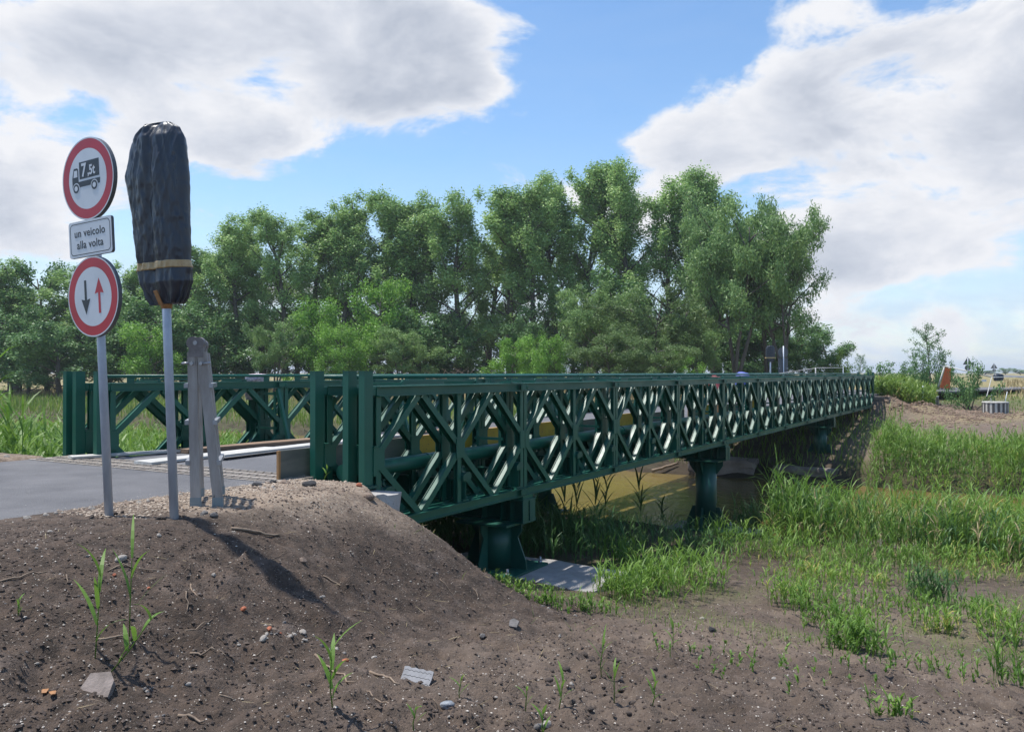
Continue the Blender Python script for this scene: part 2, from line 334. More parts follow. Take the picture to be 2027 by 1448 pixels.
# ------------------------------------------------------------------ the lie of the land
# The bridge runs along t (away from the camera, to the right), s is measured across it, to the left. The eye is at height 0.
OX, OY = -1.49, 8.5
BX, BY = 0.5125, 0.8587
ANG = math.atan2(BY, BX)
def TS(x, y): dx = x - OX; dy = y - OY; return dx * BX + dy * BY, -dx * BY + dy * BX
def XY(t, s): return OX + t * BX - s * BY, OY + t * BY + s * BX
DECK_Z = -1.10
WATER_Z = -3.75
def ground(x, y, detail=True):
    x = np.asarray(x, float); y = np.asarray(y, float)
    t, s = TS(x, y)
    wob = 0.35 * fbm(x, y, 5.0, 3, 5)
    tc = 18 + 6.5 * sstep(5, 30, s) + 3.0 * fbm(s, s * 0 + 3, 60, 2, 9) * sstep(35, 80, np.abs(s))
    hw = 5.1 + 0.0 * s
    tn = t - (tc - 18) + wob
    near = np.interp(tn, [-30, -4, -3, -1.25, 1, 3, 6, 9.5, 12, 12.9, 13.6, 15, 18], [-1.55, -1.60, -1.72, -1.95, -2.40, -2.78, -3.02, -3.28, -3.55, -3.72, -3.95, -4.35, -4.5])
    u = t - tc - hw + wob
    farL = np.interp(u, [-5, -2, -0.3, 0, 0.5, 10, 45, 200, 3000], [-4.5, -4.3, -3.9, -3.75, -3.3, -2.9, -2.05, -1.95, -2.1])
    farR = np.interp(u, [-5, -2, -0.3, 0, 0.5, 4, 7.5, 12, 19, 35, 60, 3000], [-4.5, -4.3, -3.9, -3.75, -3.35, -2.85, -2.5, -2.15, -1.78, -1.38, -1.15, -1.15])
    far = farR + (farL - farR) * sstep(4, 14, s)
    z = np.where(t - tc < 0, near, far)
    # embankment of the near road and the mound round its end
    k = 0.30 + 0.30 * sstep(-4.0, -1.0, t)
    edge = -0.78 + 0.22 * sstep(-2.6, -0.7, t)
    d = np.hypot(np.maximum(0, edge - s), np.maximum(0, t + 0.34 + 0.20 * sstep(-0.2, -0.6, s)))
    dl = np.maximum(0, s - 6.3)
    top = DECK_Z + 0.045 + 0.05 * sstep(0.3, -0.9, s) * sstep(-6, -3, t) * sstep(-1.6, -3, t) - 0.03 * sstep(-1.6, -0.2, t) - 0.10 * sstep(-1.2, -0.2, t) * sstep(-0.2, -0.6, s)
    bank = top - k * d * (1 + 0.25 * sstep(0.0, 1.2, d)) - 0.55 * dl - 0.9 * np.maximum(0, t + 0.32) * (s > -0.4)
    bank = np.where((s > 0.6) & (s < 5.2) & (t < 0.4), np.minimum(bank, DECK_Z - 0.03), bank)
    a = 9.0
    mx = np.maximum(z, bank)
    zn = mx + np.log(np.exp(a * (z - mx)) + np.exp(a * (bank - mx))) / a
    zn = np.where((s > 0.62) & (s < 5.15) & (t < -0.3), DECK_Z - 0.04, zn)
    z = np.where(t < 11, zn, z)
    # far embankment
    d2 = np.hypot(np.maximum(0, -0.6 - s) + np.maximum(0, s - 6.0), np.maximum(0, 37.0 - t))
    bank2 = DECK_Z - 0.03 - 0.52 * d2
    bank2 = np.where(t > 25, bank2, -9)
    bump2 = -1.35 - 0.42 * np.hypot((t - 38.5) * 0.75, (s + 2.0) * 0.8)
    bank2 = np.maximum(bank2, np.where(t > 30, bump2, -9))
    mx = np.maximum(z, bank2); z = np.where(t > 25, mx + np.log(np.exp(a * (z - mx)) + np.exp(a * (bank2 - mx))) / a, z)
    r = np.hypot(x, y)
    und = 0.10 * fbm(x, y, 3.5, 3, 1) * sstep(3, 9, r) + 0.05 * fbm(x, y, 1.2, 3, 2)
    road = sstep(0.05, 0.5, 0.62 - s) + sstep(0.05, 0.5, s - 5.15)
    soft = np.where((t < -0.3), np.clip(road, 0, 1), 1.0)
    flat = 1 - 0.85 * sstep(-2.2, 0.2, s) * (t < 0.5)
    z = z + und * soft * flat
    if detail:
        n1 = fbm(x, y, 0.42, 3, 11) * 0.9; n2 = fbm(x, y, 0.13, 3, 21, 0.6); n3 = fbm(x, y, 0.045, 2, 31, 0.6)
        clod = np.maximum(0, vnoise(x / 0.085, y / 0.085, 41) - 0.55) * 0.09 + np.maximum(0, vnoise(x / 0.19, y / 0.19, 43) - 0.55) * 0.13 + np.maximum(0, vnoise(x / 0.045, y / 0.045, 47) - 0.6) * 0.05
        amp = sstep(16, 5, r) * soft * (0.35 + 0.65 * sstep(-0.9, -1.5, s))
        smoothpatch = 1 - 0.5 * sstep(0.1, 0.5, fbm(x, y, 2.3, 2, 51))
        z = z + amp * smoothpatch * (0.035 * n1 + 0.036 * n2 + 0.016 * n3 + clod * 1.0)
    return z
def gz(x, y): return float(ground(np.array([x]), np.array([y]))[0])
def pix(px, py, zmin=0.5, zmax=400):
    """the point of the ground that the photograph shows at this column and row"""
    ax = (px - CX) / FPX; az = -(py - CYH) / FPX
    Y = np.exp(np.linspace(math.log(2.0), math.log(zmax), 3000))
    g = ground(ax * Y, Y, False); h = az * Y
    i = np.argmax(h <= g)
    return float(ax * Y[i]), float(Y[i]), float(gz(ax * Y[i], Y[i]))
def at(px, Y): return (px - CX) / FPX * Y

def build_ground():
    def axis(lo, hi, step, out_lo, out_hi, g=1.055, gmax=60):
        core = list(np.arange(lo, hi, step)); a = []; st = step; p = lo
        while p > out_lo: st = min(st * g, gmax * 3); p -= st; a.append(p)
        b = []; st = step; p = core[-1]
        while p < out_hi: st = min(st * g, gmax * 3); p += st; b.append(p)
        return np.array(a[::-1] + core + b)
    xs = axis(-4.6, 5.2, 0.036, -1800, 2600); ys = axis(2.9, 10.4, 0.034, -60, 5200, 1.045)
    X, Y = np.meshgrid(xs, ys); Z = ground(X, Y)
    nx, ny = len(xs), len(ys)
    V = np.stack([X.ravel(), Y.ravel(), Z.ravel()], 1)
    idx = np.arange(nx * ny).reshape(ny, nx)
    F = np.stack([idx[:-1, :-1].ravel(), idx[:-1, 1:].ravel(), idx[1:, 1:].ravel(), idx[1:, :-1].ravel()], 1)
    me = mesh_np('ground', V, F, True)
    x, y, z = V.T; t, s = TS(x, y)
    tcn = 18 + 6.5 * sstep(5, 30, s)
    # real differences of soil: pale crushed stone by the kerb, grass cover, dry straw, dark wet mud at the water
    sand = sstep(0.75, 0.45, s) * sstep(-1.15, -0.45, s + 0.35 * fbm(x, y, 0.7, 3, 61)) * sstep(-3.0, -2.1, t) * sstep(0.6, 0.1, t) + sstep(5.0, 5.3, s) * sstep(7.5, 6.0, s) * (t < 0.5)
    sand = np.clip(sand, 0, 1) * (0.55 + 0.45 * sstep(-0.4, 0.2, fbm(x, y, 0.3, 3, 62)))
    far = (t > tcn)
    gr_near = sstep(0.5, 3.0, t + 0.9 * fbm(x, y, 2.0, 3, 63)) * sstep(-0.1, 0.35, fbm(x, y, 1.6, 3, 64) + 0.18 * sstep(5, 9, t)) * 0.40
    gr_near = np.maximum(gr_near, sstep(7.8, 9.5, t + 0.8 * fbm(x, y, 1.5, 3, 66)) * 0.8 * sstep(-1.2, -2.2, s))
    gr_near = np.maximum(gr_near, sstep(6.3, 7.3, s))
    soilR = sstep(0.3, -1.5, s) * sstep(6.2, 7.6, t - tcn) * sstep(27, 20, t - tcn)
    gr_far = 1 - np.clip(soilR * sstep(0.28, 0.02, fbm(x, y, 3.0, 3, 65)) + sstep(-1.0, 0.0, s) * sstep(7, 5.6, s) * (t < 37.5) * 0.8 + 0.95 * sstep(5.0, 3.6, np.hypot((t - 38.2) * 0.75, (s + 2.4) * 0.8)), 0, 1)
    grass = np.where(far, gr_far, gr_near)
    u = t - tcn - 5.1
    straw = np.where(far, np.maximum(sstep(22, 34, u + 5 * fbm(x, y, 9, 3, 67)) * 0.8, 0.55 * soilR * sstep(-0.3, 0.3, fbm(x, y, 2.0, 3, 68))), 0.0)
    wet = np.clip(sstep(-2.95, -3.5, z), 0, 1)
    pale = sstep(-1.8, -3.2, s) * sstep(-4.5, -1.0, t) * sstep(11, 8, t) * (0.35 + 0.65 * sstep(-0.25, 0.25, fbm(x, y, 1.3, 4, 69)))
    pale = np.maximum(pale, np.where(far, soilR * 0.9, 0))
    for nm, a in (('pale', pale), ('sand', sand), ('grassy', grass), ('straw', straw), ('wet', wet)):
        at_ = me.attributes.new(nm, 'FLOAT', 'POINT'); at_.data.foreach_set('value', np.clip(a, 0, 1).astype(np.float32))
    m = bpy.data.materials.new('ground_soil'); m.use_nodes = True; nt = m.node_tree; N = nt.nodes; L = nt.links; b = N['Principled BSDF']
    tc = N.new('ShaderNodeTexCoord')
    def noise(sc, det=5, rg=0.6, dist=0):
        n = N.new('ShaderNodeTexNoise'); L.new(tc.outputs['Object'], n.inputs['Vector']); n.inputs['Scale'].default_value = sc
        n.inputs['Detail'].default_value = det; n.inputs['Roughness'].default_value = rg; n.inputs['Distortion'].default_value = dist; return n.outputs[0]
    def mr(v, lo, hi, a=0, bb=1):
        r = N.new('ShaderNodeMapRange'); L.new(v, r.inputs[0]); r.inputs[1].default_value = lo; r.inputs[2].default_value = hi; r.inputs[3].default_value = a; r.inputs[4].default_value = bb; return r.outputs[0]
    def mul(a, c):
        n = N.new('ShaderNodeMath'); n.operation = 'MULTIPLY'; L.new(a, n.inputs[0]); L.new(c, n.inputs[1]); return n.outputs[0]
    def mix(f, a, c):
        x = N.new('ShaderNodeMix'); x.data_type = 'RGBA'; L.new(f, x.inputs[0])
        for s_, q in ((x.inputs[6], a), (x.inputs[7], c)):
            if isinstance(q, tuple): s_.default_value = (*q, 1)
            else: L.new(q, s_)
        return x.outputs[2]
    def att(nm): n = N.new('ShaderNodeAttribute'); n.attribute_name = nm; return n.outputs['Fac']
    soil = mix(mr(noise(0.9, 6), 0.35, 0.65), (0.074, 0.053, 0.040), (0.132, 0.097, 0.075))
    soil = mix(mr(noise(11, 5), 0.40, 0.66), soil, (0.053, 0.041, 0.033))
    soil = mix(mr(noise(3.3, 6, 0.7), 0.52, 0.72), soil, (0.145, 0.113, 0.094))
    soil = mix(mr(noise(75, 2), 0.66, 0.72), soil, (0.40, 0.36, 0.31))
    soil = mix(mr(noise(38, 2), 0.71, 0.75), soil, (0.33, 0.24, 0.17))
    soil = mix(mr(noise(50, 2), 0.30, 0.38, 1, 0), soil, (0.040, 0.030, 0.025))
    sandc = mix(mr(noise(22, 5), 0.38, 0.62), (0.36, 0.285, 0.215), (0.24, 0.18, 0.135))
    sandc = mix(mr(noise(60, 2), 0.60, 0.68), sandc, (0.50, 0.46, 0.40))
    grassc = mix(mr(noise(5, 6), 0.35, 0.65), (0.085, 0.105, 0.035), (0.15, 0.155, 0.060))
    grassc = mix(mr(noise(1.1, 5), 0.55, 0.70), grassc, (0.20, 0.165, 0.09))
    strawc = mix(mr(noise(0.35, 6), 0.35, 0.65), (0.32, 0.25, 0.13), (0.22, 0.20, 0.09))
    soil = mix(mul(att('pale'), mr(noise(4, 6, 0.7), 0.3, 0.6, 0.35, 0.95)), soil, mix(mr(noise(16, 5), 0.35, 0.65), (0.235, 0.182, 0.140), (0.150, 0.115, 0.090)))
    c = mix(mul(att('grassy'), mr(noise(9, 6, 0.7), 0.35, 0.55, 0.15, 1)), soil, grassc)
    c = mix(att('straw'), c, strawc)
    c = mix(att('sand'), c, sandc)
    c = mix(mul(att('wet'), mr(noise(2), 0.2, 0.6, 0.6, 1)), c, (0.045, 0.034, 0.024))
    L.new(c, b.inputs['Base Color']); b.inputs['Roughness'].default_value = 0.93; b.inputs['Specular IOR Level'].default_value = 0.25
    bn = N.new('ShaderNodeBump'); bn.inputs['Strength'].default_value = 0.9; bn.inputs['Distance'].default_value = 0.022
    h = N.new('ShaderNodeMath'); h.operation = 'MULTIPLY_ADD'; L.new(noise(70, 6, 0.7), h.inputs[0]); h.inputs[1].default_value = 1.0; L.new(noise(22, 4, 0.6), h.inputs[2])
    L.new(h.outputs[0], bn.inputs['Height']); L.new(bn.outputs[0], b.inputs['Normal'])
    g = link('ground', me, None, m); g['kind'] = 'structure'
build_ground()

# water
def build_water():
    m = bpy.data.materials.new('muddy_water'); m.use_nodes = True; nt = m.node_tree; N = nt.nodes; L = nt.links; b = N['Principled BSDF']
    b.inputs['Base Color'].default_value = (0.205, 0.150, 0.046, 1); b.inputs['Roughness'].default_value = 0.07; b.inputs['IOR'].default_value = 1.33
    tc = N.new('ShaderNodeTexCoord'); mp = N.new('ShaderNodeMapping'); mp.inputs['Rotation'].default_value = (0, 0, ANG); mp.inputs['Scale'].default_value = (1.9, 0.75, 1)
    L.new(tc.outputs['Object'], mp.inputs[0])
    n = N.new('ShaderNodeTexNoise'); L.new(mp.outputs[0], n.inputs['Vector']); n.inputs['Scale'].default_value = 2.6; n.inputs['Detail'].default_value = 5; n.inputs['Roughness'].default_value = 0.55
    bn = N.new('ShaderNodeBump'); bn.inputs['Strength'].default_value = 0.35; bn.inputs['Distance'].default_value = 0.06
    L.new(n.outputs[0], bn.inputs['Height']); L.new(bn.outputs[0], b.inputs['Normal'])
    n2 = N.new('ShaderNodeTexNoise'); L.new(tc.outputs['Object'], n2.inputs['Vector']); n2.inputs['Scale'].default_value = 0.25; n2.inputs['Detail'].default_value = 3
    x = N.new('ShaderNodeMix'); x.data_type = 'RGBA'; r = N.new('ShaderNodeMapRange'); L.new(n2.outputs[0], r.inputs[0]); r.inputs[1].default_value = 0.35; r.inputs[2].default_value = 0.65
    L.new(r.outputs[0], x.inputs[0]); x.inputs[6].default_value = (0.215, 0.160, 0.050, 1); x.inputs[7].default_value = (0.16, 0.115, 0.040, 1); L.new(x.outputs[2], b.inputs['Base Color'])
    V = []; F = []
    ss = np.linspace(-150, 220, 75)
    for i, s in enumerate(ss):
        c = 18 + 6.5 * float(sstep(5, 30, s)) + 3.0 * float(fbm(np.array([s]), np.array([3.0]), 60, 2, 9)[0]) * float(sstep(35, 80, abs(s)))
        for q in (-12, 7): x_, y_ = XY(c + q, s); V.append((x_, y_, WATER_Z))
        if i: k = 2 * i; F.append((k - 2, k - 1, k + 1, k))
    me = bpy.data.meshes.new('river_water'); me.from_pydata(V, [], F); me.update()
    w = link('river_water', me, None, m); w['kind'] = 'structure'
build_water()

# near road: asphalt slab on the embankment, uneven edge
def road_strip(name, pts, w0, w1, z, m, thick=0.05, jit=0.03, seed=1):
    r = random.Random(seed); V = []; F = []
    n = len(pts)
    for i, (x, y) in enumerate(pts):
        a = Vector(pts[max(i - 1, 0)]); c = Vector(pts[min(i + 1, n - 1)]); d = (c - a).normalized(); nrm = Vector((-d.y, d.x))
        L0 = Vector((x, y)) + nrm * (w0 + r.uniform(-jit, jit)); R0 = Vector((x, y)) - nrm * (w1 + r.uniform(-jit, jit))
        zz = z(x, y) if callable(z) else z
        V += [(L0.x, L0.y, zz), (R0.x, R0.y, zz), (L0.x, L0.y, zz - thick), (R0.x, R0.y, zz - thick)]
        if i:
            k = 4 * i; j = k - 4
            F += [(j, j + 1, k + 1, k), (j + 1, j + 3, k + 3, k + 1), (j + 2, j, k, k + 2)]
    F += [(0, 2, 3, 1), (4 * n - 4, 4 * n - 3, 4 * n - 1, 4 * n - 2)]
    me = bpy.data.meshes.new(name); me.from_pydata(V, [], F); me.update()
    o = link(name, me, None, m); o['kind'] = 'structure'; return o
road_strip('road', [XY(t, 2.85) for t in np.linspace(-45, -0.62, 260)], 2.15, 2.2, DECK_Z, M['asphalt'], 0.12, 0.028, 3)
far_pts = [XY(t, 2.6) for t in np.linspace(37.4, 47, 12)] + [(24.5, 50.5), (27.5, 54.0), (32, 57.5), (38, 59.8), (46, 61.0), (60, 62.5), (90, 64)]
road_strip('far_road', far_pts, 2.6, 2.6, DECK_Z + 0.02, M['asphalt'], 0.1, 0.05, 4)
road_strip('far_road_branch', [(43, 62.5), (49, 70), (58, 82), (73, 105), (98, 150), (135, 220), (190, 330)], 3.2, 3.2, lambda x, y: gz(x, y) + 0.12, M['asphalt'], 0.1, 0.05, 5)

# ------------------------------------------------------------------ the bridge
PL = 3.048; T0 = 0.12; NP = 12
ZT, ZB = -0.143, -1.646; CH = 0.105
ZM = (ZT + ZB) / 2
TRUSS_S = [0.0, 0.216, 0.673, 4.48, 4.937, 5.153]
bridge = empty('truss_bridge', (OX, OY, 0), ANG)
tag(bridge, 'long dark green steel panel bridge with crossed trusses spanning the muddy river', 'bridge')
G = M['green']
def chord(mb, x0, x1, z0, z1):
    for sg in (-1, 1):
        a, b_ = sorted((sg * 0.032, sg * 0.040)); mb.box(x0, x1, a, b_, z0, z1)
        a, b_ = sorted((sg * 0.040, sg * 0.078))
        mb.box(x0, x1, a, b_, z0, z0 + 0.009); mb.box(x0, x1, a, b_, z1 - 0.009, z1)
def chords_mb():
    mb = MB()
    for z0, z1 in ((ZT - CH, ZT), (ZB, ZB + CH)):
        chord(mb, 0.006, PL - 0.006, z0, z1)
        for x0, x1 in ((-0.045, 0.075), (PL - 0.075, PL - 0.01)):      # jaws that join panel to panel
            mb.box(x0, x1, -0.029, 0.029, z0 + 0.012, z1 - 0.012)
        mb.box(PL - 0.16, PL - 0.012, -0.086, -0.0785, z0 + 0.018, z1 - 0.018); mb.box(PL - 0.16, PL - 0.012, 0.0785, 0.086, z0 + 0.018, z1 - 0.018)
        mb.cyl((PL, -0.095, (z0 + z1) / 2), (PL, 0.095, (z0 + z1) / 2), 0.024, n=8)
    return mb
def vertical_mb(x, w=0.076):
    mb = MB(); a, c = ZB + CH + 0.002, ZT - CH - 0.002
    mb.box(x - w / 2, x + w / 2, -0.028, -0.020, a, c); mb.box(x - w / 2, x + w / 2, 0.020, 0.028, a, c); mb.box(x - 0.005, x + 0.005, -0.0195, 0.0195, a, c)
    return mb
def diag_mb(x0, z0, x1, z1):
    mb = MB(); a = (x0, 0, z0); c = (x1, 0, z1)
    mb.bar(a, c, 0.006, 0.076, (0, 0, 1), oy=-0.036); mb.bar(a, c, 0.006, 0.076, (0, 0, 1), oy=0.036); mb.bar(a, c, 0.065, 0.007, (0, 0, 1), oz=0.022)
    return mb
DI = []
for k in range(2):
    h = k * PL / 2; q = h + PL / 4
    a0, a1 = h + 0.055, h + PL / 2 - 0.055
    for (x0, z0, x1, z1) in ((a0, ZM + 0.07, q - 0.035, ZT - CH), (a1, ZM + 0.07, q + 0.035, ZT - CH), (a0, ZM - 0.07, q - 0.035, ZB + CH), (a1, ZM - 0.07, q + 0.035, ZB + CH)):
        DI.append(diag_mb(x0, z0, x1, z1))
def gusset_mb(x0, x1):
    mb = MB()
    for sg in (-1, 1):
        a, c = sorted((sg * 0.0405, sg * 0.049)); mb.box(x0, x1, a, c, ZM - 0.115, ZM + 0.115)
        a, c = sorted((sg * 0.0405, sg * 0.044)); mb.box(x0 - 0.004, x1 + 0.004, a, c, ZM + 0.105, ZM + 0.121)
    return mb
VX = (0.05, PL / 2, PL - 0.05)
GU = [gusset_mb(0.004, 0.12), gusset_mb(PL / 2 - 0.085, PL / 2 + 0.085), gusset_mb(PL - 0.12, PL - 0.004)]
me_ch = chords_mb().mesh('truss_panel'); me_v = [vertical_mb(x).mesh('vertical') for x in VX]
me_d = [d.mesh('diagonal') for d in DI]; me_g = [g.mesh('gusset_plate') for g in GU]
for me_ in [me_ch] + me_v + me_d + me_g: me_.materials.append(G)
full = chords_mb()
for x in VX: full.add(vertical_mb(x).v, vertical_mb(x).f)
for d in DI + GU: full.add(d.v, d.f)
me_full = full.mesh('truss_panel'); me_full.materials.append(G)
for ti, s in enumerate(TRUSS_S):
    for n in range(NP):
        loc = (T0 + n * PL, s, 0)
        if n < 6:
            p = link('truss_panel', me_ch, bridge); p.location = loc
            for me_ in me_v: link('vertical', me_, p)
            for me_ in me_d: link('diagonal', me_, p)
            for me_ in me_g: link('gusset_plate', me_, p)
        else:
            p = link('truss_panel', me_full, bridge); p.location = loc
# end posts
mb = MB(); mb.box(-0.065, 0.065, -0.038, 0.038, DECK_Z - 0.05, 0.008); mb.box(-0.069, 0.069, -0.042, 0.042, 0.0082, 0.016)
me_post = mb.mesh('end_post'); me_post.materials.append(G)
mb = MB(); mb.box(-0.11, 0.10, -0.085, 0.085, DECK_Z - 0.078, DECK_Z - 0.052); me_foot = mb.mesh('foot_plate'); me_foot.materials.append(M['green_old'])
mb = MB(); mb.box(0.067, 0.125, -0.05, 0.05, ZM - 0.17, ZM + 0.12); mb.box(0.067, 0.135, -0.056, 0.056, ZM + 0.122, ZM + 0.14); me_br = mb.mesh('bracket'); me_br.materials.append(G)
for s in TRUSS_S:
    for tt, sg in ((0.0, 1), (T0 + NP * PL + 0.12, -1)):
        p = link('end_post', me_post, bridge); p.location = (tt, s, 0); p.scale = (sg, 1, 1)
        link('foot_plate', me_foot, p); link('bracket', me_br, p)
# handrails on the two inner trusses
for s in (0.673, 4.48):
    mb = MB(); mb.tube([(x, s, -0.050) for x in np.linspace(0.07, T0 + NP * PL, 13)], 0.0225, 8)
    for n in range(NP): mb.cyl((T0 + (n + 1) * PL - 0.02, s, -0.050), (T0 + (n + 1) * PL + 0.02, s, -0.050), 0.0255, n=8)
    h = mb.build('handrail', G, bridge)
    mb = MB(); mb.box(-0.055, 0.055, -0.005, 0.005, ZT - 0.002, -0.066); me_st = mb.mesh('rail_stub'); me_st.materials.append(G)
    for n in range(NP):
        for q in (0.32, 2.70):
            o = link('rail_stub', me_st, h); o.location = (T0 + n * PL + q, s, 0)
# bracing frames that tie the planes together, on the top chords and standing between the verticals
mb = MB()
zz = ZT + 0.012
for x0 in (0.0, 1.5): mb.box(x0 - 0.03, x0 + 0.03, -0.02, 0.477, zz - 0.01, zz + 0.02)
mb.box(0.032, 1.468, 0.0, 0.03, zz + 0.021, zz + 0.045); mb.box(0.032, 1.468, 0.427, 0.457, zz + 0.021, zz + 0.045)
for x0 in (0.0, 1.5):
    for yy in (0.0, 0.457): mb.cyl((x0, yy, zz), (x0, yy, zz + 0.045), 0.014, n=6)
me_bf = mb.mesh('bracing_frame'); me_bf.materials.append(G)
mb = MB()
for y0 in (0.05, 0.405): mb.box(-0.012, 0.012, y0 - 0.02, y0 + 0.02, ZB + 0.2, ZT - 0.16)
for z0 in (ZB + 0.2, ZT - 0.2, ZM): mb.box(-0.012, 0.012, 0.0, 0.457, z0 - 0.02 + 0.002, z0 + 0.02)
me_vf = mb.mesh('standing_frame'); me_vf.materials.append(G)
mb = MB(); mb.box(0.0, 0.32, 0.02, 0.20, ZT + 0.004, ZT + 0.014); mb.box(0.02, 0.06, 0.03, 0.19, ZT + 0.0145, ZT + 0.03); mb.box(0.26, 0.30, 0.03, 0.19, ZT + 0.0145, ZT + 0.03)
me_tp = mb.mesh('tie_plate'); me_tp.materials.append(G)
for n in range(NP):
    for s0, s1 in ((0.216, 0.0), (4.48, 4.937)):
        o = link('bracing_frame', me_bf, bridge); o.location = (T0 + n * PL + 0.75, s0, 0)
        o = link('standing_frame', me_vf, bridge); o.location = (T0 + n * PL + 2.92, s0, 0)
        o = link('tie_plate', me_tp, bridge); o.location = (T0 + n * PL + 2.89 - 0.1, s1, 0)
# bottom chord clutter: bolts, washers and lateral plates that catch the light
mb = MB(); rr = random.Random(5)
mb.box(0.1, PL - 0.1, 0.082, 0.135, ZB + CH - 0.02, ZB + CH - 0.008)
for _ in range(15):
    x = rr.uniform(0.1, PL - 0.1); y = rr.choice((-0.055, 0.055, 0.11, 0.11)); zc = ZB + CH
    mb.cyl((x, y, zc - 0.01), (x, y, zc + 0.018), rr.uniform(0.012, 0.022), n=6)
for k in range(3): mb.bar((0.25 + k * 1.0, 0.02, ZB + 0.115), (0.62 + k * 1.0, 0.19, ZB + 0.115), 0.045, 0.008)
me_cl = mb.mesh('chord_bolts'); me_cl.materials.append(G)
for n in range(NP):
    for s in (0.0, 0.457, 4.70): o = link('chord_bolts', me_cl, bridge); o.location = (T0 + n * PL, s, 0); o['kind'] = 'stuff'
# cross beams under the deck with clamps and rakers
mb = MB(); Za, Zb = ZB + CH + 0.012, ZB + CH + 0.262
mb.box(-0.055, 0.055, -0.05, 5.20, Za, Za + 0.014); mb.box(-0.055, 0.055, -0.05, 5.20, Zb - 0.014, Zb); mb.box(-0.005, 0.005, -0.045, 5.195, Za + 0.0145, Zb - 0.0145)
for y in (0.08, 0.14, 0.32, 0.48, 0.60):
    for yy in (y, 5.153 - y): mb.box(-0.052, -0.0055, yy, yy + 0.010, Za + 0.0145, Zb - 0.0145); mb.box(0.0055, 0.052, yy, yy + 0.010, Za + 0.0145, Zb - 0.0145)
me_tr = mb.mesh('cross_beam'); me_tr.materials.append(G)
mb = MB(); mb.prism([(-0.085, 0), (0.085, 0), (0.085, 0.05), (0.055, 0.085), (-0.03, 0.085), (-0.085, 0.05)], -0.065, 0.065, Matrix.Translation((0, 0, Zb + 0.003)) @ Matrix.Rotation(R(90), 4, 'X'))
mb.cyl((-0.03, 0, Zb + 0.088), (-0.03, 0, Zb + 0.15), 0.014, n=6); mb.box(-0.05, -0.01, -0.02, 0.02, Zb + 0.15, Zb + 0.165)
me_clamp = mb.mesh('beam_clamp'); me_clamp.materials.append(M['green_old'])
mb = MB(); mb.bar((0, 0, ZT - 0.12), (0.0, 0.30, Zb + 0.01), 0.05, 0.05, (1, 0, 0)); me_rk = mb.mesh('raker'); me_rk.materials.append(G)
for n in range(NP):
    for q in (PL / 2 + 0.11, PL - 0.16) + ((0.18,) if n == 0 else ()):
        o = link('cross_beam', me_tr, bridge); o.location = (T0 + n * PL + q, 0, 0)
        for s in (0.0, 0.216, 0.673, 4.48, 4.937, 5.153): link('beam_clamp', me_clamp, o).location = (0.005, s, 0)
        if q > 2 or q < 1:
            for s, sg in (((0.72, 1), (4.43, -1)) if q > 2 else ((0.72, 1),)):
                k = link('raker', me_rk, bridge); k.location = (T0 + n * PL + q, s, 0); k.scale = (1, sg, 1)
# deck
LT = T0 + NP * PL
for k, s in enumerate(np.linspace(0.98, 4.17, 6)):
    mb = MB(); mb.box(0.1, LT, s - 0.04, s + 0.04, Zb + 0.003, -1.193); mb.build('stringer', M['green_old'], bridge)
mb = MB(); mb.box(-0.02, LT + 0.1, 0.84, 4.31, -1.190, -1.150); mb.build('deck_plate', M['green_old'], bridge)
mb = MB(); mb.box(-0.015, LT + 0.1, 0.865, 4.29, -1.1499, DECK_Z + 0.002); mb.build('deck_surface', M['asphalt_deck'], bridge)
# steel joint across the road end: rows of ribs
ej = MB(); ej.box(-0.60, -0.025, 0.66, 5.05, DECK_Z - 0.04, DECK_Z + 0.004); e_ = ej.build('expansion_joint', mat('joint_steel', (0.36, 0.33, 0.29), 0.55, 0.2, (0.22, 0.18, 0.15), 14, bump=0.3, bscale=60), bridge)
mb = MB(); mb.box(-0.012, 0.012, 0, 0.10, 0, 0.010); me_rib = mb.mesh('rib'); me_rib.materials.append(e_.data.materials[0])
cnt = 0
for i, x in enumerate((-0.55, -0.48, -0.34, -0.27, -0.13, -0.07)):
    for j in range(34):
        o = link('rib', me_rib, e_); o.location = (x, 0.72 + j * 0.125 + (i % 2) * 0.05, DECK_Z + 0.0045)
# big pipe slung between the middle and inner truss
mb = MB(); mb.tube([(0.15 + k * 1.5, 0.45, -1.065) for k in range(24)], 0.088, 20); pipe = mb.build('service_pipe', G, bridge)
mb = MB(); mb.cyl((0, 0, 0), (0.05, 0, 0), 0.094, n=20); me_pb = mb.mesh('pipe_collar'); me_pb.materials.append(M['green_old'])
for k in range(6): link('pipe_collar', me_pb, pipe).location = (1.6 + 5.9 * k, 0.45, -1.065)

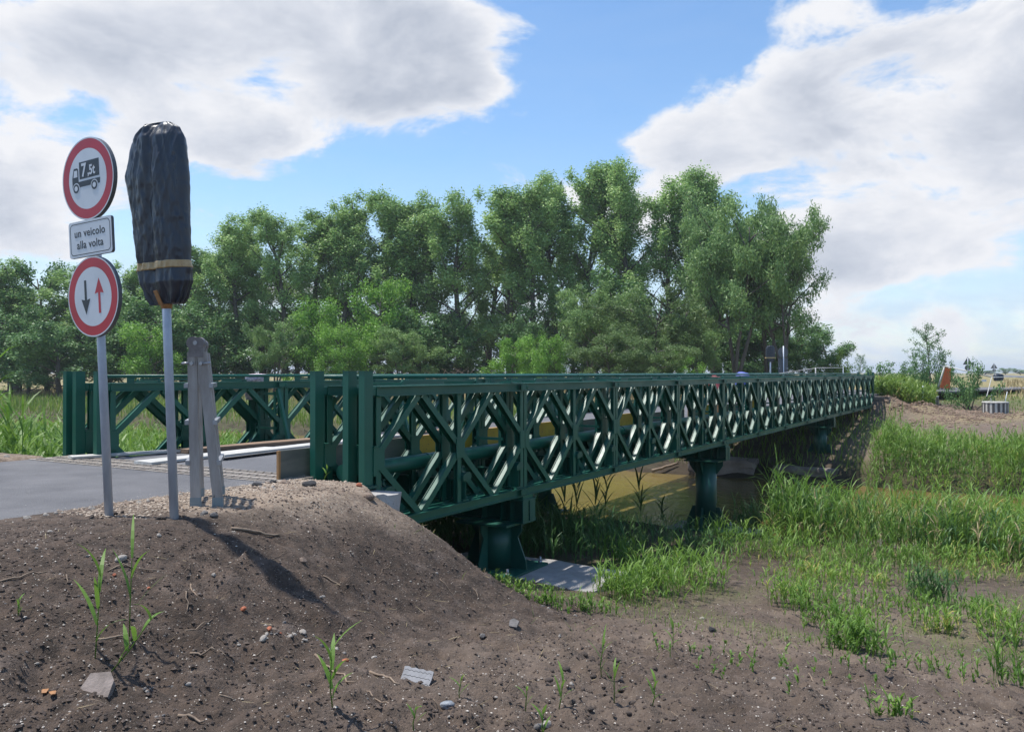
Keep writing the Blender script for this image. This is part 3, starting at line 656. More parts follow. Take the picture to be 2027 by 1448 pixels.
# ------------------------------------------------------------------ piers
def pier(t, zbase, cols, label, r=0.24, plate=0.52):
    p = empty('bridge_pier', (*XY(t, 2.6), 0), ANG); tag(p, label, 'pier', 'green steel piers under the bridge')
    y = lambda s: s - 2.6
    mb = MB(); zt, zb = ZB - 0.045, ZB - 0.36
    mb.box(-0.17, 0.17, y(-0.10), y(5.30), zt - 0.02, zt); mb.box(-0.17, 0.17, y(-0.10), y(5.30), zb, zb + 0.02)
    mb.box(-0.02, 0.02, y(-0.06), y(5.26), zb + 0.0205, zt - 0.0205); mb.box(-0.165, -0.0205, y(-0.095), y(-0.08), zb + 0.0205, zt - 0.0205); mb.box(0.0205, 0.165, y(-0.095), y(-0.08), zb + 0.0205, zt - 0.0205)
    for s in (0.1, 0.25, 0.55, 4.6, 4.9): mb.box(-0.16, -0.0205, y(s), y(s) + 0.012, zb + 0.0205, zt - 0.0205); mb.box(0.0205, 0.16, y(s), y(s) + 0.012, zb + 0.0205, zt - 0.0205)
    mb.build('cap_beam', M['green_old'], p)
    mb = MB()
    for s in TRUSS_S: mb.box(-0.13, 0.13, y(s) - 0.075, y(s) + 0.075, zt + 0.001, ZB - 0.001)
    mb.build('bearing', G, p)
    for s in cols:
        mb = MB(); mb.cyl((0, y(s), zbase + 0.03), (0, y(s), zb - 0.03), r, n=28); c = mb.build('column', M['green_old'], p)
        mb = MB(); mb.box(-0.40, 0.40, y(s) - 0.40, y(s) + 0.40, zb - 0.03, zb - 0.001); mb.build('head_plate', M['green_old'], c)
        mb = MB(); mb.box(-plate, plate, y(s) - plate, y(s) + plate, zbase, zbase + 0.03); bp = mb.build('base_plate', M['green_old'], c)
        for k in range(4):
            Mx = Matrix.Translation((0, y(s), 0)) @ Matrix.Rotation(k * math.pi / 2, 4, 'Z') @ Matrix.Rotation(R(90), 4, 'X')
            mb = MB(); mb.prism([(r - 0.01, zb - 0.031), (r + 0.16, zb - 0.031), (r + 0.16, zb - 0.13), (r + 0.02, zb - 0.33), (r - 0.01, zb - 0.33)], -0.009, 0.009, Mx); mb.build('haunch_plate', M['green_old'], c)
            mb = MB(); mb.prism([(r - 0.01, zbase + 0.031), (plate - 0.04, zbase + 0.031), (plate - 0.06, zbase + 0.16), (r + 0.08, zbase + 0.50), (r - 0.01, zbase + 0.50)], -0.010, 0.010, Mx); mb.build('base_stiffener', M['green_old'], c)
        me_bolt = MB().cyl((0, 0, 0), (0, 0, 0.09), 0.016, n=6).cyl((0, 0, 0), (0, 0, 0.035), 0.03, n=6).mesh('anchor_bolt'); me_bolt.materials.append(M['alu'])
        for dx, dy in ((-1, -1), (1, -1), (-1, 1), (1, 1)):
            o = link('anchor_bolt', me_bolt, c); o.location = (dx * (plate - 0.08), y(s) + dy * (plate - 0.08), zbase + 0.03)
    return p
pier(3.2, -2.675, (0.42, 4.75), 'short green pier standing on the pale slab beside the soil mound')
pier(12.4, -3.60, (0.42, 4.75), 'green tube pier with flared head rising at the near edge of the muddy water')
pier(26.0, -3.15, (0.42, 4.75), 'slender looking green pier in the shade of the opposite bank')

# concrete
def block(name, t0, t1, s0, s1, z0, z1, label, cat, m=None, jit=0.02, sub=True, rot=0, group=None):
    c = ((t0 + t1) / 2, (s0 + s1) / 2); o = empty  # noqa
    hx, hy = (t1 - t0) / 2, (s1 - s0) / 2
    import bmesh
    bm = bmesh.new(); bmesh.ops.create_cube(bm, size=1)
    for v in bm.verts: v.co = Vector((v.co.x * 2 * hx, v.co.y * 2 * hy, v.co.z * (z1 - z0)))
    bmesh.ops.subdivide_edges(bm, edges=bm.edges[:], cuts=6, use_grid_fill=True)
    r = random.Random(int(t0 * 100 + s0 * 10))
    for v in bm.verts:
        q = v.co.copy()
        ex = abs(abs(q.x) - hx) < 1e-4; ey = abs(abs(q.y) - hy) < 1e-4; ez = abs(abs(q.z) - (z1 - z0) / 2) < 1e-4
        k = ex + ey + ez
        amt = jit * (0.35 if k == 1 else 1.0)
        v.co += Vector([r.uniform(-amt, amt) for _ in range(3)])
        if k >= 2: v.co -= Vector((math.copysign(jit, q.x) * ex, math.copysign(jit, q.y) * ey, math.copysign(jit, q.z) * ez)) * 0.7
    me = bpy.data.meshes.new(name); bm.to_mesh(me); bm.free()
    ob = link(name, me, None, m or M['concrete']); x, y_ = XY(*c); ob.location = (x, y_, (z0 + z1) / 2); ob.rotation_euler = (0, 0, ANG + rot)
    tag(ob, label, cat, group); return ob
block('concrete_abutment', -0.58, 0.07, -0.42, 5.75, -2.3, DECK_Z - 0.080, 'pale concrete abutment ledge carrying the near end posts above the soil mound', 'abutment', M['concrete'], 0.022)
block('far_abutment', LT + 0.0, LT + 0.8, -0.7, 5.9, -2.6, DECK_Z - 0.05, 'dark concrete abutment under the bridge end across the river', 'abutment', M['concrete_dark'], 0.02)
block('concrete_footing', 2.45, 4.05, -1.15, 1.4, -3.05, -2.68, 'pale concrete slab under the short pier at the foot of the mound', 'concrete slab', M['concrete'], 0.03, rot=0.05)
block('concrete_footing', 11.6, 13.1, -0.75, 1.3, -3.9, -3.60, 'low concrete slab half hidden in reeds under the pier at the water', 'concrete slab', M['concrete'], 0.02)
block('concrete_block', 23.2, 24.3, 2.2, 4.6, -4.0, -3.12, 'pinkish concrete block at the water edge of the opposite bank in sunlight', 'concrete block', M['concrete_dark'].copy(), 0.05, rot=0.06)
block('concrete_block', 23.4, 24.4, -0.6, 1.6, -4.0, -3.30, 'shaded concrete block beneath the bridge at the opposite water edge', 'concrete block', M['concrete_dark'], 0.05, rot=-0.05)
bpy.data.objects['concrete_block'].data.materials[0] = mat('concrete_pink', (0.34, 0.275, 0.24), 0.9, 0, (0.22, 0.17, 0.145), 2.5, bump=0.6, bscale=16)  # lighter pinkish copy of the darker concrete for the first block

# ------------------------------------------------------------------ boards on the deck
def board(name, t0, s0, t1, s1, w, th, z, m, label, cat='plank', tilt=0.0):
    mb = MB(); L_ = math.hypot(t1 - t0, s1 - s0)
    mb.box(0, L_, -w / 2, w / 2, 0, th, jit=0.004)
    o = mb.build(name, m); x, y = XY(t0, s0); o.location = (x, y, z); o.rotation_euler = (0, -tilt, ANG + math.atan2(s1 - s0, t1 - t0)); tag(o, label, cat, 'loose boards lying on the deck'); return o
zd = DECK_Z + 0.002
board('plank', -0.28, 3.20, 1.9, 3.35, 0.30, 0.03, zd + 0.012, M['white_plank'], 'short whitewashed plank whose near end lies on the ribbed joint')
board('plank', 0.55, 2.90, 4.55, 3.25, 0.26, 0.028, zd + 0.045, M['white_plank'], 'longest whitewashed plank running down the middle of the deck', tilt=-0.004)
board('plank', 0.5, 3.22, 4.7, 3.55, 0.22, 0.028, zd, M['white_plank'], 'whitewashed plank under and beside the longest white plank')
board('plank', -0.35, 4.55, 1.1, 4.10, 0.20, 0.03, zd + 0.013, M['white_plank'], 'pale plank by the far truss just past the joint')
board('plank', 0.9, 4.02, 3.2, 3.85, 0.28, 0.05, zd + 0.006, M['plank'], 'thick brown plank in front of the far truss')
board('plank', 4.4, 3.3, 7.0, 3.6, 0.18, 0.04, zd, M['plank'], 'reddish brown plank beyond the white planks')
board('plank', 4.9, 2.9, 8.2, 3.0, 0.20, 0.03, zd, M['plank'], 'thin brown plank along the deck middle seen between near posts')
board('plank', 6.0, 2.2, 10.0, 2.3, 0.30, 0.03, zd, M['white_plank'], 'pale plank further along the deck seen through the near truss')
# formwork boards standing along the deck edge
def fw(t0, t1, kind, label, z1=-0.80, s=0.815, text=None):
    z0 = -1.145; L_ = t1 - t0
    e = empty('formwork_board', (*XY(t0, s), 0), ANG); tag(e, label, 'formwork board', 'formwork boards standing along the deck edge')
    mb = MB(); mb.box(0.03, L_ - 0.03, -0.0135, 0.0135, z0, z1 - 0.004); mb.build('face', M[kind], e)
    for a, b_ in ((0, 0.0295), (L_ - 0.0295, L_)):
        mb = MB(); mb.box(a, b_, -0.0145, 0.0145, z0, z1 - 0.003); mb.build('edge_strip', M['ply_edge'], e)
    if text: text_mesh(text, 0.13, 'lettering', e, M['ink'], (0.42, -0.016, -0.99), (R(90), 0, 0), 0.001, shear=0.35, spacing=1.0)
def text_mesh(txt, size, name, parent, m, loc, rot, depth=0.001, shear=0.0, spacing=1.0, align='LEFT', sx=1.0, bold=0.0):
    cu = bpy.data.curves.new('t', 'FONT'); cu.body = txt; cu.size = size; cu.extrude = depth / 2; cu.shear = shear; cu.space_character = spacing; cu.align_x = align; cu.offset = bold; cu.resolution_u = 4
    o = bpy.data.objects.new('t', cu); COL.objects.link(o); bpy.context.view_layer.update()
    me = bpy.data.meshes.new_from_object(o.evaluated_get(bpy.context.evaluated_depsgraph_get())); bpy.data.objects.remove(o); bpy.data.curves.remove(cu)
    me.materials.clear(); me.materials.append(m)
    q = link(name, me, parent); q.location = loc; q.rotation_euler = rot; q.scale = (sx, 1, 1); return q
fw(-0.42, 1.86, 'ply_grey', 'grey green formwork board with orange edge at the road end of the deck')
fw(1.88, 3.88, 'ply_yellow', 'yellow formwork board with dark lettering next to the grey road end board', text='Form')
fw(3.90, 5.90, 'ply_yellow', 'second yellow formwork board from the road end')
fw(5.92, 7.92, 'ply_grey', 'grey formwork board between yellow boards at the third truss panel', z1=-0.83)
fw(7.94, 9.94, 'ply_yellow', 'yellow formwork board just past the grey board of the third truss panel')
fw(9.96, 12.0, 'ply_grey', 'grey formwork board just before the pier at the water', z1=-0.84)
fw(12.3, 14.3, 'ply_yellow', 'yellow formwork board above the pier at the near water edge')
fw(14.6, 17.0, 'ply_grey', 'grey formwork board over the middle of the river', z1=-0.84)
fw(17.4, 19.4, 'ply_yellow', 'yellow formwork board over the middle of the river', z1=-0.82)
fw(28.0, 30.0, 'ply_yellow', 'yellow formwork board near the far end of the deck')

# ------------------------------------------------------------------ vegetation
def ribbons(P, az, L, e0, de, w, nseg=3, twist=0.0, tipw=0.06, rs=None):
    """curved leaf blades: bases P, azimuth, length, start elevation, elevation lost per segment, width -> V, F"""
    n = len(P); pts = [P]; e = e0.copy(); seg = L / nseg
    for k in range(nseg):
        d = np.stack([np.cos(az) * np.cos(e), np.sin(az) * np.cos(e), np.sin(e)], 1)
        pts.append(pts[-1] + d * seg[:, None]); e = e - de
    side = np.stack([-np.sin(az), np.cos(az), np.zeros(n)], 1)
    if twist: side = side + np.stack([np.zeros(n), np.zeros(n), rs.uniform(-twist, twist, n)], 1)
    prof = np.interp(np.linspace(0, 1, nseg + 1), [0, 0.3, 0.7, 1], [0.6, 1, 0.7, tipw])
    V = np.empty((n, nseg + 1, 2, 3))
    for k in range(nseg + 1):
        o = side * (w * prof[k] / 2)[:, None]
        V[:, k, 0] = pts[k] - o; V[:, k, 1] = pts[k] + o
    base = np.arange(n)[:, None] * (2 * (nseg + 1)); F = []
    for k in range(nseg): F.append(base + np.array([2 * k, 2 * k + 1, 2 * k + 3, 2 * k + 2]))
    return V.reshape(-1, 3), np.stack(F, 1).reshape(-1, 4)
def merge(parts):
    Vs, Fs, k = [], [], 0
    for V, F in parts: Vs.append(V); Fs.append(F + k); k += len(V)
    return np.concatenate(Vs), np.concatenate(Fs)
def reeds(P, H, nleaf, leafL, w, seed, lean=0.12):
    rs = np.random.default_rng(seed); n = len(P)
    az = rs.uniform(0, 2 * np.pi, n); ln = rs.uniform(0, lean, n)
    e0 = np.pi / 2 - ln
    S, FS = ribbons(P, az, H * 0.95, e0, np.full(n, 0.02), np.full(n, w * 0.55), 2, tipw=0.3)
    idx = np.repeat(np.arange(n), nleaf); m = len(idx)
    fr = rs.uniform(0.12, 0.97, m); hh = H[idx] * 0.95 * fr
    top = np.stack([np.cos(az) * np.cos(e0), np.sin(az) * np.cos(e0), np.sin(e0)], 1)
    B = P[idx] + top[idx] * hh[:, None]
    la = rs.uniform(0, 2 * np.pi, m)
    LL = leafL * H[idx] * rs.uniform(0.55, 1.15, m) * (1 - 0.35 * np.abs(fr - 0.6))
    V, F = ribbons(B, la, LL, rs.uniform(0.85, 1.35, m) , rs.uniform(0.12, 0.55, m), w * rs.uniform(0.8, 1.5, m), 3, 0.5, rs=rs)
    return merge([(S, FS), (V, F)])
def blades(P, L, w, seed, e=(0.9, 1.5), de=(0.05, 0.4), nseg=2):
    rs = np.random.default_rng(seed); n = len(P)
    return ribbons(P, rs.uniform(0, 2 * np.pi, n), L, rs.uniform(*e, n), rs.uniform(*de, n), w * rs.uniform(0.7, 1.3, n), nseg, 0.4, rs=rs)
def scatter(n, t0, t1, s0, s1, seed, keep=None):
    rs = np.random.default_rng(seed); t = rs.uniform(t0, t1, n); s = rs.uniform(s0, s1, n); x, y = XY(t, s)
    if keep is not None: k = keep(t, s, x, y, rs); x, y, t, s = x[k], y[k], t[k], s[k]
    return np.stack([x, y, ground(x, y, False) - 0.02], 1), t, s, rs
def veg(name, VF, m, label, cat):
    o = link(name, mesh_np(name, *VF), None, m); tag(o, label, cat, None, 'stuff'); return o

# reeds by the near water, right of the bridge
def k1(t, s, x, y, rs):
    g = fbm(x, y, 1.3, 3, 71)
    e = sstep(9.0, 10.6, t + 0.5 * g + 0.35 * sstep(-3, -1.2, s) * -3.0) * sstep(14.3, 13.2, t + 0.4 * g)
    return (rs.random(len(t)) < e * (0.62 + 0.9 * g)) & (x < 22)
P, t, s, rs = scatter(13000, 8.6, 14.4, -24, -1.3, 1, k1)
veg('near_reeds', reeds(P, rs.uniform(0.75, 1.35, len(P)) * (0.68 + 0.42 * sstep(9.3, 11.5, t)) * (0.86 + 0.08 * sstep(-6, -3, s)) * (1 + 0.45 * fbm(P[:, 0], P[:, 1], 1.1, 3, 78)), 8, 0.40, 0.016, 2), M['reed'], 'bright green reeds crowding the near water edge beyond the pale straw', 'reeds')
P, t, s, rs = scatter(2600, 8.6, 14.4, -24, -1.3, 81, k1)
veg('yellowing_reeds', reeds(P, rs.uniform(0.4, 1.2, len(P)) * (0.8 + 0.2 * sstep(-6, -3, s)), 6, 0.42, 0.015, 82), M['straw'], 'dry yellowing reed stems mixed into the near reed bed', 'reeds')
P, t, s, rs = scatter(3200, 8.6, 14.4, -24, -1.3, 83, k1)
veg('bluish_reeds', reeds(P, rs.uniform(0.7, 1.25, len(P)) * (0.8 + 0.2 * sstep(-6, -3, s)), 8, 0.42, 0.018, 84), M['reed_dark'], 'taller blue green reeds standing out of the near reed bed', 'reeds')
# straw litter at their feet
P, t, s, rs = scatter(5500, 6.8, 10.4, -16, -2.5, 3, lambda t, s, x, y, rs: rs.random(len(t)) < sstep(7.4, 8.8, t + 0.5 * fbm(x, y, 1.5, 3, 72)) * 0.9)
veg('straw_litter', blades(P, rs.uniform(0.12, 0.38, len(P)), 0.008, 4, (0.1, 1.3), (0.0, 0.4)), M['straw'], 'pale dry straw and stubble in front of the near reeds', 'straw')
# reeds across the river, right
P, t, s, rs = scatter(14000, 22.0, 30, -36, -1.6, 5, lambda t, s, x, y, rs: (rs.random(len(t)) < sstep(22.0, 23.2, t + 0.9 * fbm(x, y, 1.6, 2, 80)) * sstep(29.8, 27.0, t + 1.2 * fbm(x, y, 2.5, 3, 73)) * (0.8 + 0.5 * fbm(x, y, 2, 2, 75))))
veg('far_bank_reeds', reeds(P, rs.uniform(0.8, 1.45, len(P)) * (1 - 0.55 * sstep(23.8, 27.8, t)) * (1 + 0.7 * fbm(P[:, 0], P[:, 1], 1.8, 3, 79)), 8, 0.36, 0.020, 6), M['reed'], 'dense reed bed along the opposite bank to the side of the bridge', 'reeds')
# grass cover on the far right bank
P, t, s, rs = scatter(26000, 25, 62, -42, -0.5, 7, lambda t, s, x, y, rs: (rs.random(len(t)) < 0.05 + 0.75 * sstep(0.0, 0.4, fbm(x, y, 3.0, 3, 65) + 0.5 * sstep(42, 50, t) + 0.3 * sstep(32, 30, t))) & ((t < 36) | (s < -2.5)) & (np.hypot((t - 38.5) * .75, s + 2.2) > 3.2))
veg('far_bank_grass', blades(P, rs.uniform(0.08, 0.28, len(P)), 0.030, 8), M['grass'], 'patchy green grass over the brown earth of the opposite bank', 'grass')
# tall weeds beside the far abutment
P, t, s, rs = scatter(2600, 38.5, 50, -3.6, 0.6, 9, lambda t, s, x, y, rs: rs.random(len(t)) < sstep(38.5, 40.5, t + 0.5 * s + 2.3) * (sstep(50, 46, t) * sstep(-3.6, -2.8, s) * (x < 0.507 * y)))
veg('embankment_weeds', reeds(P, rs.uniform(0.5, 0.95, len(P)), 6, 0.45, 0.05, 10), M['grass'], 'tall bright weeds on the embankment behind the far brown soil heap', 'weeds')
P, t, s, rs = scatter(9000, 48, 110, -60, -5, 11, lambda t, s, x, y, rs: rs.random(len(t)) < 0.9)
veg('roadside_straw', blades(P, rs.uniform(0.3, 0.7, len(P)), 0.07, 12), M['straw'], 'sun bleached grass field by the far road', 'dry grass')
# shade grass beneath the bridge on both banks
def k2(t, s, x, y, rs): return rs.random(len(t)) < sstep(3.6, 5.0, t + 0.5 * fbm(x, y, 1.2, 3, 76)) * sstep(9.0, 7.0, t + 1.6 * sstep(1.5, -0.5, s)) * (0.45 + 0.5 * sstep(0.2, 1.2, s))
P, t, s, rs = scatter(2400, 3.6, 10.5, -0.4, 3.8, 13, k2)
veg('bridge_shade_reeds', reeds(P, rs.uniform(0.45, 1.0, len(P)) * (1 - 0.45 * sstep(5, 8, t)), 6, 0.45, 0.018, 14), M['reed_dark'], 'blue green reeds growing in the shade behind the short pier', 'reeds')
P, t, s, rs = scatter(9000, 23.4, 36, -1.5, 14, 15, lambda t, s, x, y, rs: rs.random(len(t)) < 0.35 + 0.65 * sstep(4.5, 6, s))
veg('bank_grass', blades(P, rs.uniform(0.2, 0.7, len(P)), 0.035, 16), M['grass'], 'rough grass on the slope across the river below the far trusses', 'grass')
# left of the road and bridge
P, t, s, rs = scatter(8500, -7, 17, 6.4, 30, 17, lambda t, s, x, y, rs: (rs.random(len(t)) < 0.95) & (t < 13.2 + 6.5 * sstep(5, 30, s)))
hh = rs.uniform(0.8, 1.3, len(P)) * (1.25 - 0.30 * sstep(9, 17, s)) * (1 + 0.15 * sstep(3, -1, t))
veg('roadside_reeds', reeds(P, hh, 7, 0.42, 0.030, 18), M['reed'], 'lush reeds between the road shoulder and the upstream water', 'reeds')
# meadow across the water, left
P, t, s, rs = scatter(52000, 23, 100, 8, 125, 19, lambda t, s, x, y, rs: (t > 18 + 6.5 * sstep(5, 30, s) + 5.6) & (x > -62) & (rs.random(len(t)) < sstep(120, 40, t)))
u = t - 24; dry = (sstep(12, 30, u + 9 * fbm(P[:, 0], P[:, 1], 14, 3, 77)) > rs.random(len(P)))
hgt = rs.uniform(0.5, 1.0, len(P)) * (1 + 0.5 * sstep(14, 4, u))
veg('meadow_grass', blades(P[~dry], hgt[~dry] * 1.1, 0.075, 20, (1.0, 1.5)), M['grass'], 'tall green meadow grass across the upstream water', 'grass')
veg('meadow_straw', blades(P[dry], hgt[dry], 0.065, 21, (1.1, 1.5)), M['straw'], 'golden dry grass in front of the wood edge', 'dry grass')

# tufts on the near bank: (column, row, radius across, radius deep, plants, height, material)
TUFTS = [(1140, 1205, .40, .15, 40, .14, 0), (1230, 1185, .32, .45, 80, .34, 0), (1290, 1170, .50, .70, 110, .36, 0), (1370, 1150, .45, .80, 90, .38, 0), (1235, 1120, .35, .40, 50, .34, 0),
         (1250, 1090, .9, .9, 70, .5, 1), (1350, 1095, .9, .7, 60, .4, 1), (1450, 1085, .8, .6, 60, .40, 0), (1545, 1105, .9, .6, 80, .42, 0), (1480, 1060, .5, .5, 60, .6, 1),
         (1600, 1180, .5, .9, 70, .22, 0), (1650, 1240, .35, .75, 90, .24, 0), (1690, 1290, .22, .35, 80, .20, 0), (1560, 1200, .22, .40, 45, .28, 0), (1730, 1160, .8, .9, 90, .22, 0),
         (1700, 1120, 1.4, .6, 120, .32, 0), (1850, 1120, 1.4, .5, 110, .30, 0), (1620, 1150, .8, .6, 90, .26, 0), (1760, 1210, .9, .6, 70, .18, 0), (1920, 1220, .7, .6, 60, .22, 0), (1840, 1190, .18, .40, 60, .36, 1), (1850, 1250, .2, .3, 35, .20, 0), (1990, 1270, .2, .5, 45, .32, 0), (1900, 1150, .9, .5, 60, .25, 0), (2010, 1360, .12, .25, 14, .30, 0),
         (1780, 1425, .14, .06, 12, .14, 0), (1010, 1160, .30, .10, 40, .10, 0), (1060, 1192, .4, .10, 45, .10, 0), (1960, 1090, 1.6, .8, 110, .5, 0), (1500, 1320, 1.0, .8, 30, .10, 0), (1860, 1340, .9, .6, 30, .12, 0)]
parts = [[], []]
for i, (px, py, rx, ry, n, h, mi) in enumerate(TUFTS):
    n = int(n * 1.35); h *= 1.12
    rs = np.random.default_rng(100 + i); x0, y0, z0 = pix(px, py)
    q = rs.normal(0, 0.55, (n, 2)); P = np.stack([x0 + q[:, 0] * rx, y0 + q[:, 1] * ry, np.zeros(n)], 1); P[:, 2] = ground(P[:, 0], P[:, 1]) - 0.01
    tt_, ss_ = TS(P[:, 0], P[:, 1]); P = P[~((tt_ > 2.3) & (tt_ < 4.2) & (ss_ > -1.35) & (ss_ < 1.4))]; n = len(P)
    parts[mi].append(reeds(P, h * rs.uniform(0.55, 1.25, n), 6, 0.52, 0.0125, 200 + i, 0.3))
veg('reed_tufts', merge(parts[0]), M['reed'], 'loose green tufts of young reed on the trampled near bank', 'reeds')
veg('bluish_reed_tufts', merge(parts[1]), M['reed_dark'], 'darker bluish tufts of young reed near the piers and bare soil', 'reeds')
def k3(t, s, x, y, rs): return rs.random(len(t)) < sstep(0.0, 0.35, fbm(x, y, 1.6, 3, 64) + 0.15 * sstep(5, 9, t)) * sstep(-0.5, 2.0, t) + 0.03 * (t > -1) + 0.3 * sstep(4, 7, t)
P, t, s, rs = scatter(26000, -1, 9.5, -14, -0.6, 23, k3); kk = ~((t > 2.2) & (t < 4.3) & (s > -1.4)); P, t, s = P[kk], t[kk], s[kk]
veg('sparse_grass', blades(P, rs.uniform(0.05, 0.17, len(P)), 0.006, 24, (0.5, 1.5)), M['grass'], 'thin young grass scattered over the trodden near bank', 'grass')
P, t, s, rs = scatter(7500, -5.5, 9, -14, -0.3, 25, lambda t, s, x, y, rs: rs.random(len(t)) < 0.45 + 0.6 * sstep(0, 6, t))
P[:, 2] = ground(P[:, 0], P[:, 1]) + 0.004
veg('dry_litter', blades(P, rs.uniform(0.03, 0.13, len(P)), 0.0035, 26, (-0.15, 0.35), (-0.05, 0.15)), M['straw'], 'bits of dry stalk lying over the soil', 'litter')

# single plants one can point to
def reed_plant(x, y, h, nleaf, w, seed, label, lean=(0, 0), group='single reed shoots on the soil', m=None, name='reed_shoot', cat='reed'):
    r = random.Random(seed); m = m or M['reed']
    e = empty(name, (x, y, gz(x, y) - 0.01)); tag(e, label, cat, group)
    top = Vector((lean[0], lean[1], h)); pts = [Vector((0, 0, 0)), top * 0.35 + Vector((r.uniform(-.01, .01), 0, 0)), top * 0.7, top * 0.94]
    mb = MB(); mb.tube(pts, [0.0032, 0.003, 0.0024, 0.0012], 5); mb.build('stem', m, e)
    for k in range(nleaf):
        f = 0.12 + 0.85 * (k + 0.5) / nleaf; p = np.array([list(top * f * 0.94)])
        az = np.array([k * 2.6 + r.uniform(-.5, .5)]); L_ = np.array([h * r.uniform(0.42, 0.66) * (1.15 - 0.5 * abs(f - .5))])
        V, F = ribbons(p, az, L_, np.array([r.uniform(0.95, 1.35)]), np.array([r.uniform(0.06, 0.22)]), np.array([w * 1.35]), 6)
        link('leaf', mesh_np('leaf', V, F), e, m)
SHOOTS = [(190, 1305, .50, 5, .016, (.03, 0), 'upright reed shoot left of a pair on the mound under the warning signs'),
          (258, 1270, .52, 4, .013, (.015, 0), 'tall thin reed shoot right of a pair on the mound'),
          (218, 1330, .30, 5, .018, (.22, .05), 'reed shoot leaning over beside the reddish brown stone slab'),
          (660, 1428, .32, 6, .018, (-.01, 0), 'leafy reed shoot near the grey rubber tile'), (820, 1446, .14, 3, .014, (.01, 0), 'short reed shoot below the grey rubber tile'),
          (910, 1385, .13, 3, .010, (.01, 0), 'thin reed shoot to the side of the crumpled foil scrap'), (1040, 1400, .16, 3, .010, (.01, 0), 'thin reed shoot just above the white stones'),
          (1105, 1405, .20, 4, .011, (.03, 0), 'reed shoot rising behind the white stones'), (1075, 1440, .16, 3, .014, (.0, 0), 'reed shoot in front of the white stones'),
          (1190, 1340, .24, 4, .010, (.01, 0), 'tall thin reed shoot at the foot of the mound'), (1215, 1400, .22, 4, .010, (.0, 0), 'reed shoot on cloddy soil at the bottom of the mound'),
          (1290, 1420, .16, 4, .011, (.02, 0), 'small reed shoot on the flat soil nearest the camera'), (1330, 1290, .20, 5, .010, (.01, 0), 'reed shoot among dark clods in the middle of the bank'),
          (1480, 1330, .15, 3, .010, (.05, 0), 'lone bent reed shoot on the trampled path'), (40, 1225, .10, 4, .008, (0, 0), 'small sprig low on the mound beside a long twig')]
for i, (px, py, h, nl, w, ln, lab) in enumerate(SHOOTS):
    x, y, z = pix(px, py); reed_plant(x, y, h, nl, w, 300 + i, lab, ln)
for i, (px, Yd, h, lab) in enumerate([(1270, 20.9, 1.20, 'dark leafy reed standing alone against the muddy water'), (1120, 18.5, 1.45, 'leaning dark reed at the water edge behind the short pier'), (1140, 19.0, 1.3, 'dark reed close beside the leaning one at the water edge'),
                                        (1175, 20.3, 1.35, 'tall thin reed with feathery top against the water'), (1195, 20.7, 1.2, 'bent reed between the feathery one and the lone dark one'), (1310, 20.4, .6, 'small reed right of the lone dark reed at the water')]):
    x = at(px, Yd)
    for q in range(1): reed_plant(x, Yd, h, 12, .035, 340 + i, lab, (random.uniform(-.15, .15), 0), 'single reeds at the water edge', M['reed_dark'])
x, y = XY(-0.35, 0.25)
reed_plant(x, y, 0.16, 3, .012, 360, 'bent grass blade sprouting between the near end posts', (.05, 0), 'single reed shoots on the soil')

# ------------------------------------------------------------------ trees
def leaf_cloud(C, Rr, nper, size, rs, droop=0.0, aspect=0.6, shell=0.35):
    """leaves through ellipsoidal clumps: centres C, radii Rr (k,3)"""
    cnt = np.maximum(8, (nper * (Rr.prod(1) ** (1 / 3)) ** 2).astype(int)); idx = np.repeat(np.arange(len(C)), cnt); m = len(idx)
    d = rs.normal(size=(m, 3)); d /= np.linalg.norm(d, axis=1)[:, None]
    rad = rs.random(m) ** shell * (1 + rs.normal(0, 0.13, m))
    P = C[idx] + d * rad[:, None] * Rr[idx]
    n = rs.normal(size=(m, 3)) * 0.8 + d * 0.45 + np.array([0, 0, 0.45]); n /= np.linalg.norm(n, axis=1)[:, None]
    a = np.cross(n, rs.normal(size=(m, 3))); 
    if droop: a = a * (1 - droop) + np.array([0, 0, -1.0]) * droop; a = a - n * (a * n).sum(1)[:, None]
    a /= np.linalg.norm(a, axis=1)[:, None] + 1e-9; b = np.cross(n, a)
    L_ = (size * rs.uniform(0.6, 1.3, m))[:, None]; W = L_ * aspect
    V = np.stack([P - a * L_ / 2, P + b * W / 2 - a * L_ * 0.05, P + a * L_ / 2, P - b * W / 2 - a * L_ * 0.05], 1).reshape(-1, 3)
    return V, np.arange(len(V)).reshape(-1, 4)
def limb_path(p0, d0, L_, r, up=0.0, n=5, wob=0.12):
    pts = [Vector(p0)]; d = Vector(d0).normalized()
    for k in range(n):
        d = (d + Vector((r.uniform(-wob, wob), r.uniform(-wob, wob), up + r.uniform(-wob, wob) * .6))).normalized(); pts.append(pts[-1] + d * (L_ / n))
    return pts
